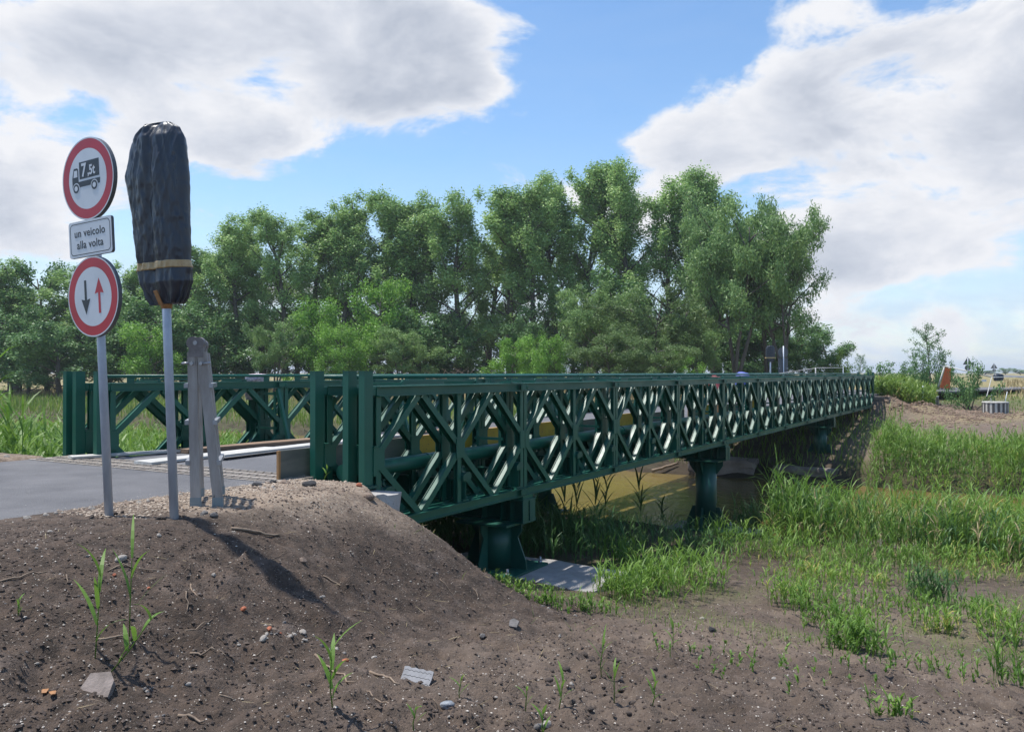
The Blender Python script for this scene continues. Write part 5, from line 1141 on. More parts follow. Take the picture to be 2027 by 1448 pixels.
# the folding ladder left standing by the road edge
def ladder():
    zt = 0.27; e = empty('folding_ladder', (at(410, 6.5), 6.5, gz(at(410, 6.5), 6.5))); z0 = e.location.z; tag(e, 'weathered folding ladder standing closed like a narrow A by the road edge', 'ladder')
    H = zt - z0 - 0.06
    off = Vector((-0.168, 0.52, 0))
    w = 0.074
    ax = at(384, 6.5) - e.location.x
    legs = [((at(388, 6.5) - e.location.x), ax - 0.012), ((at(432, 6.5) - e.location.x), ax + 0.062)]
    for side, o in enumerate((Vector((0, 0, 0)), off)):
        for k, (fx, tx) in enumerate(legs):
            zb = gz(e.location.x + fx + o.x, e.location.y + o.y) - z0
            if side: zb += 0.01
            mb = MB(); mb.bar((fx + o.x, o.y, zb + 0.055), (tx + o.x, o.y, H - 0.05), 0.026, w, (1, 0, 0)); rl = mb.build('rail', M['ladder'], e)
            mb = MB(); mb.bar((fx + o.x + 0.001, o.y, zb), (fx + o.x, o.y, zb + 0.07), 0.031, w + 0.007, (1, 0, 0)); mb.build('foot', M['ladder_foot'], rl)
            mb = MB(); mb.cyl((tx + (-.075 if k == 0 else .02), o.y - 0.022, H - 0.14), (tx + (-.02 if k == 0 else .075), o.y - 0.022, H - 0.135), 0.009, n=8); mb.cyl((tx, o.y - 0.03, H - 0.14), (tx, o.y + 0.02, H - 0.14), 0.014, n=10)
            if side == 0: mb.build('locking_pin', M['alu'], rl)
        mb = MB()
        for k, xx in enumerate((ax - 0.004, ax + 0.040)):
            mb.cyl((xx + o.x, o.y - 0.020 - 0.004 * k, H + 0.02), (xx + o.x, o.y + 0.02 + 0.004 * k, H + 0.02), 0.050 - 0.004 * k, n=22)
            mb.box(xx + o.x - 0.034 - 0.002 * k, xx + o.x + 0.034 + 0.002 * k, o.y - 0.016 - 0.003 * k, o.y + 0.016 + 0.003 * k, H - 0.09, H + 0.02)
        hg = mb.build('hinge', mat('hinge_grey', (0.24, 0.22, 0.22), 0.5, 0.2, (0.16, 0.15, 0.15), 20), e)
        mb = MB(); mb.cyl((ax + 0.018 + o.x, o.y - 0.034, H + 0.02), (ax + 0.018 + o.x, o.y + 0.034, H + 0.02), 0.016, n=12); mb.build('hinge_pivot', M['alu'], hg)
    for k, (fx, tx) in enumerate(legs):
        for q in (0.27, 0.52, 0.75):
            xx = fx + (tx - fx) * q; sx = -1 if k == 0 else 1
            a = Vector((xx + sx * 0.048, -0.025, H * q)); b_ = Vector((xx + sx * 0.048, off.y + 0.02, H * q)); b_.x += off.x
            mb = MB(); mb.bar(a, b_, 0.030, 0.034, (0, 0, 1)); mb.build('rung', M['alu'], e)
    return e
ladder()

# ------------------------------------------------------------------ far end of the bridge
def far_cover(px, D, ytop, ybag, w, label):
    x = at(px, D); zg = DECK_Z; e = empty('covered_sign', (x, D, zg)); tag(e, label, 'road sign')
    zt = (CYH - ytop) / FPX * D - zg; zb = (CYH - ybag) / FPX * D - zg
    mb = MB(); mb.cyl((0, 0, -.2), (0, 0, zt - 0.1), 0.04, n=10); mb.build('pole', M['galv'], e)
    h = w / 2
    pr = lambda f: (-h * np.interp(f, [0, .2, .8, 1], [.5, 1, 1, .6]), h * np.interp(f, [0, .2, .8, 1], [.5, 1, 1, .6]))
    film(e, zb, zt, pr, lambda f: 0.09 + 0 * f, 'bag', 'plastic_cover', 8, 40, 24)
    mb = MB(); mb.box(-h * 1.02, h * 1.02, -0.12, 0.12, zb + 0.22 * (zt - zb), zb + 0.29 * (zt - zb)); mb.build('tape_band', M['tape'], e)
far_cover(1525, 44, 684, 716, 0.50, 'small black covered sign on a thin post at the far side of the bridge')
D = 44; x = at(1551, D); e = empty('road_sign', (x, D, DECK_Z), R(8)); tag(e, 'grey back of a round sign and plate across the bridge on a thin post', 'road sign')
mb = MB(); mb.cyl((0, 0, -.2), (0, 0, 2.5), 0.035, n=10); mb.build('pole', M['galv'], e)
ring = [(0.28 * math.cos(a), 0.28 * math.sin(a)) for a in np.linspace(0, 2 * math.pi, 30, False)]
mb = MB(); mb.prism(ring, 0, 0.02, Matrix.Translation((0, 0.07, 2.16)) @ Matrix.Rotation(R(90), 4, 'X')); mb.build('round_plate', M['sign_back'], e)
mb = MB(); mb.box(-0.27, 0.27, 0.05, 0.065, 1.05, 1.85); mb.build('square_plate', M['sign_back'], e)
for sx in (-1, 1): mb = MB(); mb.cyl((sx * 0.22, 0.03, 1.32), (sx * 0.22, 0.049, 1.32), 0.03, n=8); mb.build('plate_bolt', M['alu'], e)
# rope fence
def stick(x, y, z0, h, m, name, label, cat, r=0.03, lean=0, group=None):
    mb = MB(); mb.cyl((0, 0, -0.2), (lean, 0, h), r, n=8); o = mb.build(name, m); o.location = (x, y, z0); tag(o, label, cat, group); return o
GF = 'thin posts of the site fence past the bridge'
D = 43; 
stick(at(1517, D), D, DECK_Z, 1.02, M['galv'], 'fence_post', 'shortest thin fence post beside the far covered sign', 'fence post', .02, 0, GF)
stick(at(1616, D), D, DECK_Z, 1.35, M['white_plank'], 'fence_post', 'pale wooden fence post where the far rope climbs highest', 'fence post', .035, -.05, GF)
stick(at(1669, D), D, DECK_Z, 1.36, M['galv'], 'fence_post', 'thin grey fence post nearest the end of the wood', 'fence post', .02, 0, GF)
mb = MB(); mb.tube([(at(1450, D), D, -0.22), (at(1520, D), D, -0.14), (at(1614, D), D, 0.22), (at(1617, D), D, 0.24), (at(1669, D), D, 0.245)], 0.017, 6); tag(mb.build('fence_rope', M['white_plank']), 'pale rope strung between the thin posts at the far side of the bridge', 'rope')
# blue and red bundles on the far deck
def lump(name, x, y, z, sx, sy, sz, m, label, cat, seed, rz=0, n=1, group=None):
    import bmesh
    bm = bmesh.new(); bmesh.ops.create_icosphere(bm, subdivisions=3, radius=1)
    for v in bm.verts:
        c = v.co.copy(); k = 1 + 0.22 * float(fbm(np.array([c.x * 1.3 + seed]), np.array([c.y * 1.3 + c.z * 2]), 1.0, 3, seed)[0]); c = Vector([math.copysign(abs(q) ** 0.7, q) for q in c]) * k; v.co = Vector((c.x * sx, c.y * sy, max(c.z, -0.8) * sz))
    for f in bm.faces: f.smooth = True
    me = bpy.data.meshes.new(name); bm.to_mesh(me); bm.free(); o = link(name, me, None, m); o.location = (x, y, z); o.rotation_euler = (0, 0, rz); tag(o, label, cat, group); return o
x, y = XY(27.5, 4.0)
mblue = mat('blue_tarpaulin', (0.10, 0.13, 0.42), 0.5, 0, (0.07, 0.09, 0.30), 4)
lump('tarpaulin_bundle', at(1470, 31.5), 31.5, DECK_Z + 0.52, 0.30, 0.45, 0.56, mblue, 'blue tarpaulin bundle standing on the far part of the deck', 'tarpaulin', 3)
mred = mat('faded_red_plastic', (0.42, 0.08, 0.08), 0.5, 0, (0.34, 0.07, 0.07), 5)
lump('red_sack', at(1418, 27.5), 27.5, DECK_Z + 0.45, 0.22, 0.3, 0.52, mred, 'faded red sack on the deck before the blue bundle', 'sack', 4)
# cloth thrown over the left truss
mcl = mat('pink_white_cloth', (0.80, 0.66, 0.69), 0.8, 0, (0.50, 0.38, 0.48), 26, lo=0.42, hi=0.58)
xc, yc = XY(3.0, 4.9); lump('cloth', xc, yc, ZT + 0.05, 0.17, 0.13, 0.075, mcl, 'pink and white patterned cloth thrown over the top of the left truss', 'cloth', 6, ANG)
xc, yc = XY(3.05, 5.12); lump('cloth', xc, yc, ZT - 0.17, 0.10, 0.015, 0.17, mcl, 'end of patterned cloth hanging down outside the left truss', 'cloth', 7, ANG)

# striped round concrete blocks, fallen orange panel, fence frames
mst = mat('white_painted_concrete', (0.62, 0.60, 0.55), 0.8, 0, (0.42, 0.40, 0.36), 6, bump=0.3); mdk = mat('stripe_dark', (0.09, 0.085, 0.085), 0.8)
def striped(px, py, D, w, h, label, n=16):
    x = at(px, D); z = gz(x, D); e = empty('round_block', (x, D, z)); tag(e, label, 'concrete block', 'striped round concrete blocks by the far road'); r = w / 2
    mb = MB(); mb.cyl((0, 0, -0.05), (0, 0, h - 0.05), r, r * 1.0, 28, smooth=False); mb.cyl((0, 0, h - 0.05), (0, 0, h), r * 1.04, r * 1.02, 28, smooth=False); mb.build('drum', mst, e)
    for k in range(n):
        a = 2 * math.pi * k / n + .12; mb = MB(); Mx = Matrix.Rotation(a, 4, 'Z') @ Matrix.Translation((r * 0.985, 0, 0)); mb.box(-0.02, 0.012, -0.055, 0.055, 0.02, h - 0.055, Mx); mb.build('dark_stripe', mdk, e)  # dark upright strips set round the drum wall
D = 40.0; striped(1970, 806, D, 46 / FPX * D, 23 / FPX * D, 'round white concrete block with dark vertical stripes standing on the grass')
D = 44; striped(1838, 765, D, 36 / FPX * D, 0.45, 'striped white block half hidden in weeds left of the orange panel')
mor = mat('orange_panel', (0.72, 0.16, 0.045), 0.6, 0, (0.60, 0.13, 0.04), 8, bump=0.3)
D = 44; e = empty('fallen_barrier', (at(1880, D), D, gz(at(1880, D), D))); tag(e, 'fallen fence frame with an orange netting panel leaning against the brownish bush', 'barrier'); z0 = e.location.z
P2 = lambda px, py, dy=0: (at(px, D + dy) - e.location.x, dy, (CYH - py) / FPX * (D + dy) - z0)
mb = MB(); mb.tube([P2(1857, 766), P2(1870, 724)], 0.04, 6); mb.tube([P2(1870, 724), P2(1963, 746, -2)], 0.035, 6); mb.tube([P2(1963, 746, -2), P2(1953, 784, -4)], 0.02, 6); mb.build('frame', M['white_plank'], e)
a, b_, c, d_ = P2(1861, 767), P2(1872, 727), P2(1883, 729, .1), P2(1880, 770, .1)
V = [Vector(q) for q in (a, b_, c, d_)]; V += [v + Vector((0, 0.03, 0)) for v in V]
me = bpy.data.meshes.new('orange_panel'); me.from_pydata(V, [], [(0, 1, 2, 3), (7, 6, 5, 4), (0, 4, 5, 1), (1, 5, 6, 2), (2, 6, 7, 3), (3, 7, 4, 0)]); link('orange_panel', me, e, mor)
GQ = 'thin steel fence uprights by the striped block'
for px, py, h, lab, ln in [(1825, 765, 1.1, 'thin grey fence upright left of the fallen orange panel', .05), (1958, 790, 0.75, 'thin steel upright just left of the round striped block', .12), (1985, 785, 0.85, 'leaning steel upright behind the round striped block', .22)]:
    D = 42; stick(at(px, D), D, gz(at(px, D), D), h, M['galv'], 'fence_upright', lab, 'fence upright', .018, ln, GQ)
mb = MB(); mb.tube([(at(1822, 42), 42, -.0 + .32 * 0 + 0.40), (at(1870, 44), 44, .36)], .012, 5); tag(mb.build('fence_wire', M['galv']), 'thin wire running to the top of the fallen orange panel', 'wire')
mb = MB(); mb.tube([(at(1963, 42), 42, -.24), (at(2060, 42), 42, -.22)], .012, 5); tag(mb.build('fence_wire', M['galv']), 'thin wire leading from the steel uprights out of the picture', 'wire')
GS = 'backs of road signs by the far road'
def tri_sign(px, ytop, D, label, h=0.8):
    x = at(px, D); z = gz(x, D); e = empty('road_sign', (x, D, z), R(-10)); tag(e, label, 'road sign', GS); zt = (CYH - ytop) / FPX * D - z
    mb = MB(); mb.cyl((0, 0, -.1), (0, 0, zt - .1), .04, n=8); mb.build('pole', M['galv'], e)
    mb = MB(); mb.prism([(-h * .58, 0), (h * .58, 0), (0, h)], 0, .03, Matrix.Translation((0, 0.08, zt - h)) @ Matrix.Rotation(R(90), 4, 'X')); mb.build('triangle_plate', M['sign_back'], e)
    mb = MB(); mb.prism([(q[0], q[1]) for q in ring], 0, .03, Matrix.Translation((0, 0.08, zt - h - .32)) @ Matrix.Rotation(R(90), 4, 'X')); mb.build('round_plate', M['sign_back'], e)
tri_sign(1916, 706, 85, 'dark back of a triangular sign above the brownish bush'); tri_sign(1968, 718, 150, 'more distant triangular sign back near the horizon trees', 1.0)
lump('covered_sign', at(1976, 60), 60, -0.37, .36, .2, .30, M['bag'], 'low black wrapped sign beside the far road bend', 'road sign', 9)
mb = MB(); mb.box(-.11, .11, -.01, .01, 0, .10); o = mb.build('white_tag', M['sign_white']); D = 41; o.location = (at(1948, D), D, (CYH - 755) / FPX * D); tag(o, 'small white tag on the fence above the round striped block', 'tag')

# driftwood and rocks across the river
def branch(x, y, z, dx, dy, dz, r, label, name='driftwood', cat='driftwood', m='twig', bend=.06, seed=0, group=None):
    rr = random.Random(seed); L_ = Vector((dx, dy, dz)); n = 8; pts = [L_ * (k / n) + Vector([rr.uniform(-bend, bend) * L_.length for _ in range(3)]) * math.sin(math.pi * k / n) for k in range(n + 1)]
    mb = MB(); mb.tube(pts, [r * (1 - 0.5 * k / n) * rr.uniform(.85, 1.15) for k in range(n + 1)], 8); o = mb.build(name, M[m]); o.location = (x, y, z); tag(o, label, cat, group); return o
x, y = at(1290, 31), 31; branch(x, y, -3.66, 1.0, .2, .28, .07, 'grey log on the opposite bank beside the sunlit concrete block', seed=2, bend=.02)
lump('boulder', at(2015, 26), 26, -3.70, .5, .35, .24, M['concrete_dark'], 'pale rock at the opposite water edge near the picture border', 'rock', 12)

# ------------------------------------------------------------------ things lying on the soil
import bmesh
def stone_mesh(seed, flat=0.6, rough=0.25, sub=2):
    bm = bmesh.new(); bmesh.ops.create_icosphere(bm, subdivisions=sub, radius=1); r = random.Random(seed)
    pl_ = [(Vector((r.uniform(-1, 1), r.uniform(-1, 1), r.uniform(-1, 1))).normalized(), r.uniform(0.55, 0.85)) for _ in range(7)]
    for v in bm.verts:
        for n, d in pl_:
            q = v.co.dot(n)
            if q > d: v.co -= n * (q - d)
        v.co *= 1 + r.uniform(-rough, rough) * 0.12; v.co.z *= flat
    me = bpy.data.meshes.new('stone'); bm.to_mesh(me); bm.free(); return me
ST = {}
for mn in ('stone_pale', 'stone_warm', 'stone_grey', 'terracotta', 'asphalt_lump', 'clod'):
    ST[mn] = [stone_mesh(k * 13 + len(mn), 0.6) for k in range(4)]
    for me_ in ST[mn]: me_.materials.append(M[mn])
def stone(px, py, wpx, kind, label, group=None, cat='stone', name='stone', asp=0.7, xyz=None, size=None, lift=0.25):
    if xyz is None: x, y, z = pix(px, py); z = gz(x, y)
    else: x, y, z = xyz
    r = size or wpx / FPX * y / 2; k = int(abs(px * 7 + py * 3)) % 4
    o = link(name, ST[kind][k]); o.location = (x, y, z + r * lift * 0.6); o.scale = (r, r * asp, r); o.rotation_euler = (random.uniform(-.2, .2), random.uniform(-.2, .2), random.uniform(0, 3)); tag(o, label, cat, group); return o
for px, py, w, kd, lab in [(600, 1116, 20, 'stone_warm', 'tan stone by the dark hollow halfway up the mound'), (955, 1262, 17, 'stone_grey', 'grey stone left of the flat pale one on the lower slope'), (741, 1317, 14, 'stone_pale', 'round white pebble just above the grey rubber tile'),
                           (766, 1342, 24, 'stone_warm', 'pinkish stone touching the broken stick left of the rubber tile'), (309, 1370, 13, 'stone_pale', 'white pebble right of the reddish brown stone slab'), (373, 1369, 15, 'stone_pale', 'pale pebble further right of the reddish brown slab'),
                           (84, 1394, 18, 'stone_warm', 'rounded beige stone touching the orange bark pieces'), (171, 1405, 24, 'clod', 'reddish dark clod below the stone slab'), (1083, 1424, 34, 'stone_pale', 'largest white stone at the bottom of the slope'), (1064, 1434, 24, 'stone_grey', 'grey stone leaning on the largest white stone'),
                           (1131, 1361, 14, 'stone_pale', 'white stone on cloddy soil at the mound foot'), (1389, 1223, 13, 'stone_pale', 'whitish stone on the flat bank beyond the tufts'), (1703, 1361, 20, 'stone_grey', 'grey stone lying on the bare path'), (1934, 1289, 20, 'stone_grey', 'rounded grey stone far to the side of the path'),
                           (1531, 1353, 12, 'stone_pale', 'angular white stone in the middle of the bare path'), (1408, 1250, 26, 'asphalt_lump', 'black lump on the bank above the bare path'), (1310, 1290, 22, 'clod', 'large dark clod among reed shoots'), (575, 1266, 20, 'stone_pale', 'grey white stone in the rubble patch, largest'),
                           (522, 1284, 20, 'stone_pale', 'whitish oblong stone at the near edge of the rubble patch'), (667, 1288, 14, 'stone_pale', 'white stone by the orange chip of the rubble patch'), (600, 1250, 20, 'stone_pale', 'flat pale stone at the top of the rubble patch'), (543, 1256, 15, 'stone_grey', 'grey stone in the rubble patch next to the terracotta pieces'),
                           (425, 1150, 12, 'stone_pale', 'small white stone in the middle of the mound'), (240, 1118, 26, 'stone_pale', 'pale splintered stone behind the pair of reed shoots'), (316, 1060, 14, 'stone_pale', 'flat whitish stone below the covered sign'), (100, 1061, 16, 'stone_pale', 'flat pale stone on the bare ground below the two round signs')]:
    stone(px, py, w, kd, lab)
for px, py, w, lab in [(483, 1210, 18, 'smooth orange terracotta chip alone on the mound'), (534, 1268, 15, 'orange terracotta piece in the rubble patch'), (555, 1264, 14, 'brownish terracotta piece right beside the orange one'), (684, 1302, 18, 'orange terracotta piece at the end of the rubble patch'), (228, 1141, 11, 'small dull brick chip behind the reed shoots'), (295, 1162, 11, 'tiny faded brick chip right of the tall reed shoots')]:
    stone(px, py, w, 'terracotta', lab, 'terracotta fragments', 'brick chip', 'brick_chip')
for px, py, w, kd, lab in [(509, 961, 24, 'asphalt_lump', 'black asphalt lump at the road edge right of the ladder'), (541, 955, 20, 'asphalt_lump', 'smaller black asphalt lump by the pale brick'), (562, 956, 22, 'stone_warm', 'pale brick piece between the asphalt lump and the grey board'), (611, 962, 34, 'asphalt_lump', 'flat black asphalt lump in front of the first end post'),
                           (712, 963, 18, 'terracotta', 'reddish brick piece on the ledge below the outer end post'), (730, 986, 30, 'stone_warm', 'yellowish stone wedged beside the concrete abutment'), (405, 1020, 24, 'stone_grey', 'flat grey stone in front of the ladder feet'), (425, 1026, 20, 'stone_grey', 'second flat grey stone in front of the ladder feet'), (365, 972, 20, 'stone_pale', 'whitish stone at the road edge left of the ladder')]:
    stone(px, py, w, kd, lab, None, 'stone' if kd != 'asphalt_lump' else 'asphalt lump', 'stone' if kd != 'asphalt_lump' else 'asphalt_lump')
rr = random.Random(8)
for k in range(70):                                # pale crushed stones along the road edge by the posts
    t = rr.uniform(-3.2, -0.45); s = rr.gauss(0.48, 0.10) - (0.45 * rr.random() if t > -1.2 else 0); x, y = XY(t, s)
    stone(k * 31, k * 17, 0, rr.choice(('stone_pale', 'stone_pale', 'stone_warm')), 'small pale crushed stone along the sandy road edge before the bridge', 'crushed stones at the sandy road edge', xyz=(x, y, gz(x, y)), size=rr.uniform(0.012, 0.035))
for k in range(90):                                # rubble on the other shoulder
    t = rr.uniform(-3.6, -0.7); s = rr.uniform(5.05, 6.1); x, y = XY(t, s)
    stone(k * 29, k * 13, 0, rr.choice(('stone_pale', 'stone_warm', 'stone_warm', 'stone_pale')), 'pinkish rubble stone heaped along the shoulder below the left posts', 'rubble along the left road shoulder', xyz=(x, y, gz(x, y)), size=rr.uniform(0.03, 0.085))
for k in range(60):
    px, py = rr.uniform(0, 1250), rr.uniform(1090, 1440)
    if py > 1060 + max(0, px - 800) * 0.35: stone(px, py, rr.uniform(6, 11), rr.choice(('stone_pale', 'stone_pale', 'stone_grey')), 'pebble lying on the dark soil of the mound', 'pebbles on the mound')
for k in range(30):
    px, py = rr.gauss(600, 45), rr.gauss(1272, 16); stone(px, py, rr.uniform(7, 13), rr.choice(('stone_pale', 'stone_grey', 'stone_warm')), 'small stone in the rubble patch on the mound', 'stones of the rubble patch')
for k in range(26):                                # loosened soil round the two posts
    bx_, by_ = ((x1, D1), (x2, D2))[k % 2]; a_ = rr.uniform(0, 6.28); q_ = rr.uniform(.04, .13); X_, Y_ = bx_ + math.cos(a_) * q_, by_ + math.sin(a_) * q_
    stone(k * 23, k * 11, 0, 'clod', 'loosened soil clod at the foot of a sign post', 'clods round the sign posts', 'clod', 'soil_clod', xyz=(X_, Y_, gz(X_, Y_)), size=rr.uniform(.010, .026), lift=.4)
for k in range(45):
    px, py = rr.gauss(1190, 60), rr.gauss(1365, 40); stone(px, py, rr.uniform(8, 20), 'clod', 'crumbly dark clod at the foot of the mound', 'clods at the foot of the mound', 'clod', 'soil_clod', lift=.5)
# flat pieces
M['stone_slab'] = mat('grey_brown_slab', (0.24, 0.20, 0.18), 0.9, 0, (0.15, 0.125, 0.11), 22, bump=0.5, bscale=50)
def slab_piece(px, py, poly, th, m, name, label, cat, tilt=(0, 0), rz=0.0):
    x, y, z = pix(px, py); z = gz(x, y); mb = MB(); mb.prism(poly, 0, th); o = mb.build(name, M[m]); o.location = (x, y, z + 0.004); o.rotation_euler = (tilt[0], tilt[1], rz); tag(o, label, cat); return o
slab_piece(198, 1372, [(-.075, -.05), (-.02, -.075), (.075, -.06), (.065, .03), (.03, .08), (-.06, .07)], .035, 'stone_slab', 'stone_slab', 'reddish brown broken stone slab at the foot of the reed shoots', 'stone', (R(30), 0))
slab_piece(1017, 1255, [(-.035, -.03), (.02, -.045), (.04, .02), (.0, .05), (-.03, .03)], .02, 'stone_grey', 'stone_slab', 'flat pale stone lying high on the lower slope', 'stone', (R(25), 0))
w_ = 0.082
zig = [(-w_, -w_)] + [(-w_ + i * w_ / 4, -w_ + (0.003 if i % 2 else -0.003)) for i in range(1, 8)] + [(w_, -w_), (w_ + 0.002, -w_ / 2), (w_ - 0.002, 0), (w_ + 0.002, w_ / 2), (w_, w_)] + [(w_ - i * w_ / 4, w_ + (0.003 if i % 2 else -0.003)) for i in range(1, 8)] + [(-w_, w_)]
tile = slab_piece(822, 1352, zig, .012, 'rubber', 'rubber_tile', 'square grey rubber tile with wavy pattern lying on the mound', 'rubber tile', (R(40), R(8)), R(-10))
for k in range(5):
    mb = MB(); mb.tube([(-w_ * .93 + i * w_ * 1.86 / 12, -w_ * .78 + k * w_ * .39 + (0.003 if i % 2 else -0.003), .0115) for i in range(13)], .0016, 5); mb.build('groove_line', M['asphalt_lump'], tile)
mfoil = mat('crumpled_film', (0.34, 0.37, 0.40), 0.35, 0.1, (0.14, 0.15, 0.17), 40, bump=.6, bscale=60)
x, y, z = pix(886, 1396); lump('film_scrap', x, y, z + .015, .035, .028, .018, mfoil, 'crumpled grey foil scrap below the rubber tile', 'foil scrap', 21)
for k, (px, py, L_, az, lab) in enumerate([(90, 1372, .07, 1.9, 'upper orange brown bark strip near the stone slab'), (108, 1398, .06, 2.2, 'lower orange brown bark strip near the beige stone')]):
    x, y, z = pix(px, py); V, F = ribbons(np.array([[x, y, z + .008]]), np.array([az]), np.array([L_]), np.array([.3]), np.array([.25]), np.array([.03]), 5); o = link('bark_strip', mesh_np('bark_strip', V, F), None, mat('orange_bark', (0.36, 0.17, 0.06), .7, 0, (.22, .10, .04), 60)); tag(o, lab, 'bark')
    so = o.modifiers.new('thickness', 'SOLIDIFY'); so.thickness = 0.005
# sticks
def twig(px, py, px2, py2, r, label, seed, group=None, lift=.006, bend=.05, name='stick', m='twig'):
    a = Vector(pix(px, py)); b_ = Vector(pix(px2, py2)); rr_ = random.Random(seed); n = 7; pts = []
    for k in range(n + 1):
        f = k / n; p = a.lerp(b_, f); L_ = (b_ - a).length; p.x += rr_.uniform(-bend, bend) * L_ * .6; p.y += rr_.uniform(-bend, bend) * L_; p.z = gz(p.x, p.y) + r * .7 + lift * math.sin(math.pi * f); pts.append(p - a)
    mb = MB(); mb.tube(pts, [r * (1 - .45 * k / n) for k in range(n + 1)], 6); o = mb.build(name, M[m]); o.location = a; tag(o, label, 'stick', group); return o
for i, q in enumerate([(460, 1052, 552, 1068, .012, 'thick grey stick lying below the ladder on the bare soil'), (0, 1155, 92, 1135, .005, 'long thin twig at the picture edge left of the reed shoots'), (215, 1128, 320, 1131, .005, 'straight brown twig passing behind the taller reed shoot'),
                       (195, 1266, 250, 1268, .008, 'broken brown stick between the two reed shoots'), (380, 1290, 428, 1306, .007, 'pale yellowish stick in the middle of the lower mound'), (735, 1332, 792, 1364, .008, 'broken pinkish stick left of the rubber tile'), (626, 1300, 700, 1355, .008, 'long grey stick running down to a dark clod'),
                       (640, 1137, 676, 1165, .007, 'forked grey stick on the upper slope'), (368, 1255, 420, 1238, .004, 'thin twig slanting up beside the bent twig'), (377, 1148, 393, 1198, .005, 'upright looking crooked twig in the middle of the mound'), (370, 1188, 373, 1222, .005, 'crooked twig directly below the other crooked twig'),
                       (357, 1428, 405, 1446, .008, 'grey stick at the lower picture edge'), (727, 1374, 782, 1402, .005, 'thin curved twig below the rubber tile'), (870, 1150, 905, 1180, .004, 'light twig near the crest of the slope'), (935, 1166, 948, 1186, .004, 'yellowish curled twig near the slope edge'),
                       (435, 1406, 467, 1402, .006, 'short pale stick near the lower middle edge'), (133, 1140, 135, 1160, .004, 'short white upright stick left of the reed shoots'), (1598, 1340, 1630, 1358, .005, 'pale stick on the bare path'), (1960, 1410, 2010, 1425, .004, 'thin stick near the lower picture corner')]):
    twig(*q[:6], 400 + i)
for k in range(80):
    px, py = rr.uniform(0, 2020), rr.uniform(1080, 1440); L_ = rr.uniform(12, 34); a = rr.uniform(-.8, .8)
    if py > 1060 + max(0, px - 700) * 0.25: twig(px, py, px + L_ * math.cos(a), py + L_ * math.sin(a) * .7, rr.uniform(.0015, .003), 'short dry twig lying on the soil of the near bank', 500 + k, 'short twigs on the near bank', .003, name='twig')

# grit, crumbs and small clods: nobody could count them
def grit(n, region, smin, smax, seed, mats_, name, label, cat, up=.2, power=2.2):
    rs = np.random.default_rng(seed); oc = np.array([[1, 0, 0], [-.9, .2, 0], [0, 1, .1], [.1, -1, 0], [0, 0, .8], [0, .1, -.7]]); fc = np.array([[0, 2, 4], [2, 1, 4], [1, 3, 4], [3, 0, 4], [2, 0, 5], [1, 2, 5], [3, 1, 5], [0, 3, 5]])
    x, y = region(rs, n); z = ground(x, y); n = len(x); s = smin + (smax - smin) * rs.random(n) ** power * 1.0
    a = rs.uniform(0, 6.28, n); V = oc[None] * (1 + rs.uniform(-.35, .35, (n, 6, 1))) * s[:, None, None] * np.array([1, 1, .75]) * np.stack([rs.uniform(.7, 1.3, n), rs.uniform(.6, 1, n), np.ones(n)], 1)[:, None, :]
    c, s_ = np.cos(a)[:, None], np.sin(a)[:, None]; X = V[..., 0] * c - V[..., 1] * s_; Y = V[..., 0] * s_ + V[..., 1] * c
    V = np.stack([X + x[:, None], Y + y[:, None], V[..., 2] + (z + s * up)[:, None]], -1).reshape(-1, 3)
    F = (fc[None] + (np.arange(n) * 6)[:, None, None]).reshape(-1, 3)
    o = link(name, mesh_np(name, V, F), None, mats_); tag(o, label, cat, None, 'stuff'); return o
def reg_near(rs, n):
    y = 3.2 + 8.5 * rs.random(n) ** 1.5; x = rs.uniform(-0.66, 0.66, n) * y; t, s = TS(x, y); k = ((s < 0.5) | (t > 0.3)) & (rs.random(n) < 0.35 + 0.9 * (0.5 + fbm(x, y, 0.5, 3, 91))) & ~((t > -0.5) & (t < 0.1) & (s > -0.4)); return x[k], y[k]
mg = leaf_mat('pale_grit', (0.62, 0.57, 0.50), (0.30, 0.26, 0.22), (0.42, 0.20, 0.12), 0.0, .85); mc = leaf_mat('soil_crumbs', (0.062, 0.047, 0.039), (0.125, 0.096, 0.079), (0.17, .13, .10), 0.0, .95)
grit(15000, reg_near, .0020, .0085, 31, mg, 'pale_grit', 'pale grit and shell fragments strewn over the dark soil', 'grit', power=2.6)
grit(60000, reg_near, .003, .016, 32, mc, 'soil_crumbs', 'dark crumbly soil grains covering the mound and near bank', 'soil', up=.15, power=2.2)
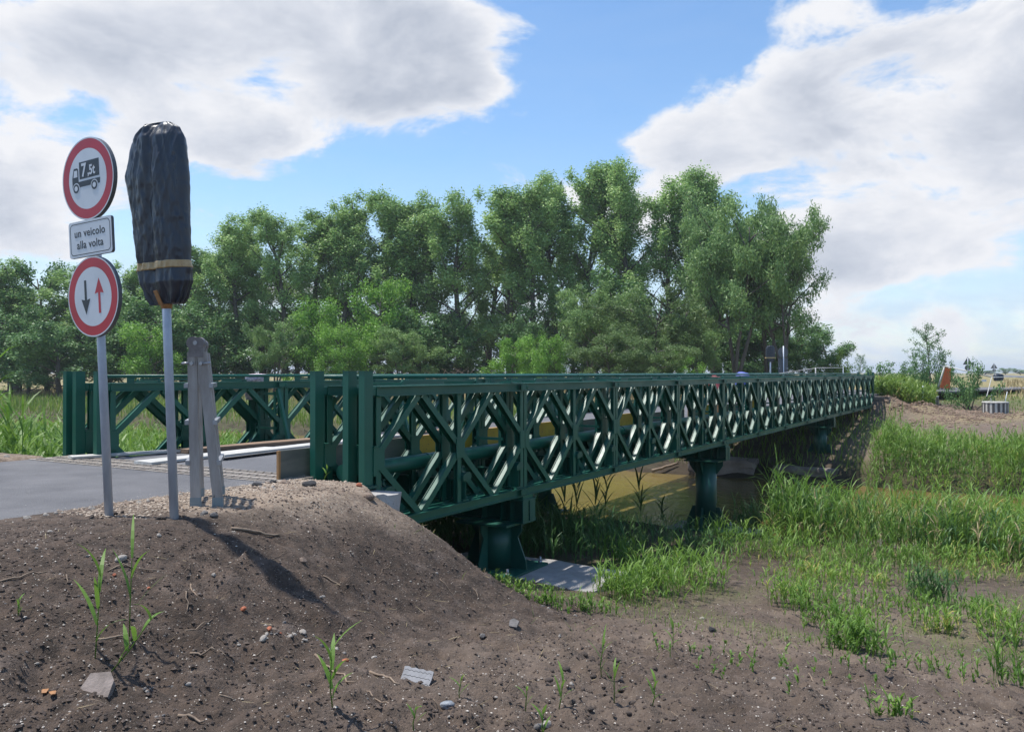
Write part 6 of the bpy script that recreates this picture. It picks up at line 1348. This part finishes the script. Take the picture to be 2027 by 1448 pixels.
def reg_sand(rs, n):
    t = rs.uniform(-2.9, -.1, n); s = rs.normal(0.28, 0.28, n); k = (s < .62) & (s > -1.0); return XY(t[k], s[k])
grit(4500, reg_sand, .004, .016, 33, leaf_mat('sandy_grit', (0.52, 0.44, 0.35), (0.28, 0.21, 0.16), (.5, .33, .24), 0, .85), 'sandy_grit', 'beige crushed stone between road edge and soil mound', 'gravel')
def reg_spill(rs, n):
    t = rs.uniform(-7, -.6, n); s = 0.66 + np.abs(rs.normal(0, 0.28, n)) ** 1.3; return XY(t, s)
def spill():
    rs = np.random.default_rng(44); x, y = reg_spill(rs, 900); s = .003 + .009 * rs.random(900) ** 3; oc = np.array([[1, 0, 0], [-.5, .9, 0], [-.5, -.9, 0], [0, 0, .9]])
    V = (oc[None] * s[:, None, None] + np.stack([x, y, np.full(900, DECK_Z + .001)], 1)[:, None]).reshape(-1, 3); F = (np.array([[0, 1, 3], [1, 2, 3], [2, 0, 3]])[None] + (np.arange(900) * 4)[:, None, None]).reshape(-1, 3)
    tag(link('road_grit', mesh_np('road_grit', V, F), None, mg), 'loose grit spilled over the asphalt edge', 'grit', None, 'stuff')
spill()
def reg_heap(rs, n):
    t = rs.normal(38, 2.4, n); s = rs.normal(-2.6, 1.8, n); k = (s < -.4) & (t > 33); return XY(t[k], s[k])
grit(4000, reg_heap, .02, .10, 34, leaf_mat('brown_lumps', (0.16, 0.11, 0.08), (0.26, 0.19, 0.14), None, 0, .9), 'heap_lumps', 'crumbly lumps of the brown soil heap across the river', 'soil')

# ------------------------------------------------------------------ the summer air
mh = bpy.data.materials.new('summer_haze'); mh.use_nodes = True; nt = mh.node_tree; nt.nodes.clear()
o_ = nt.nodes.new('ShaderNodeOutputMaterial'); pv = nt.nodes.new('ShaderNodeVolumePrincipled'); pv.inputs['Color'].default_value = (0.86, 0.93, 1.0, 1); pv.inputs['Density'].default_value = 0.00030; pv.inputs['Anisotropy'].default_value = 0.2
nt.links.new(pv.outputs[0], o_.inputs['Volume'])
mb = MB(); mb.box(-2200, 3000, -300, 5600, -6.5, 32); hz = mb.build('haze', mh); hz['kind'] = 'stuff'
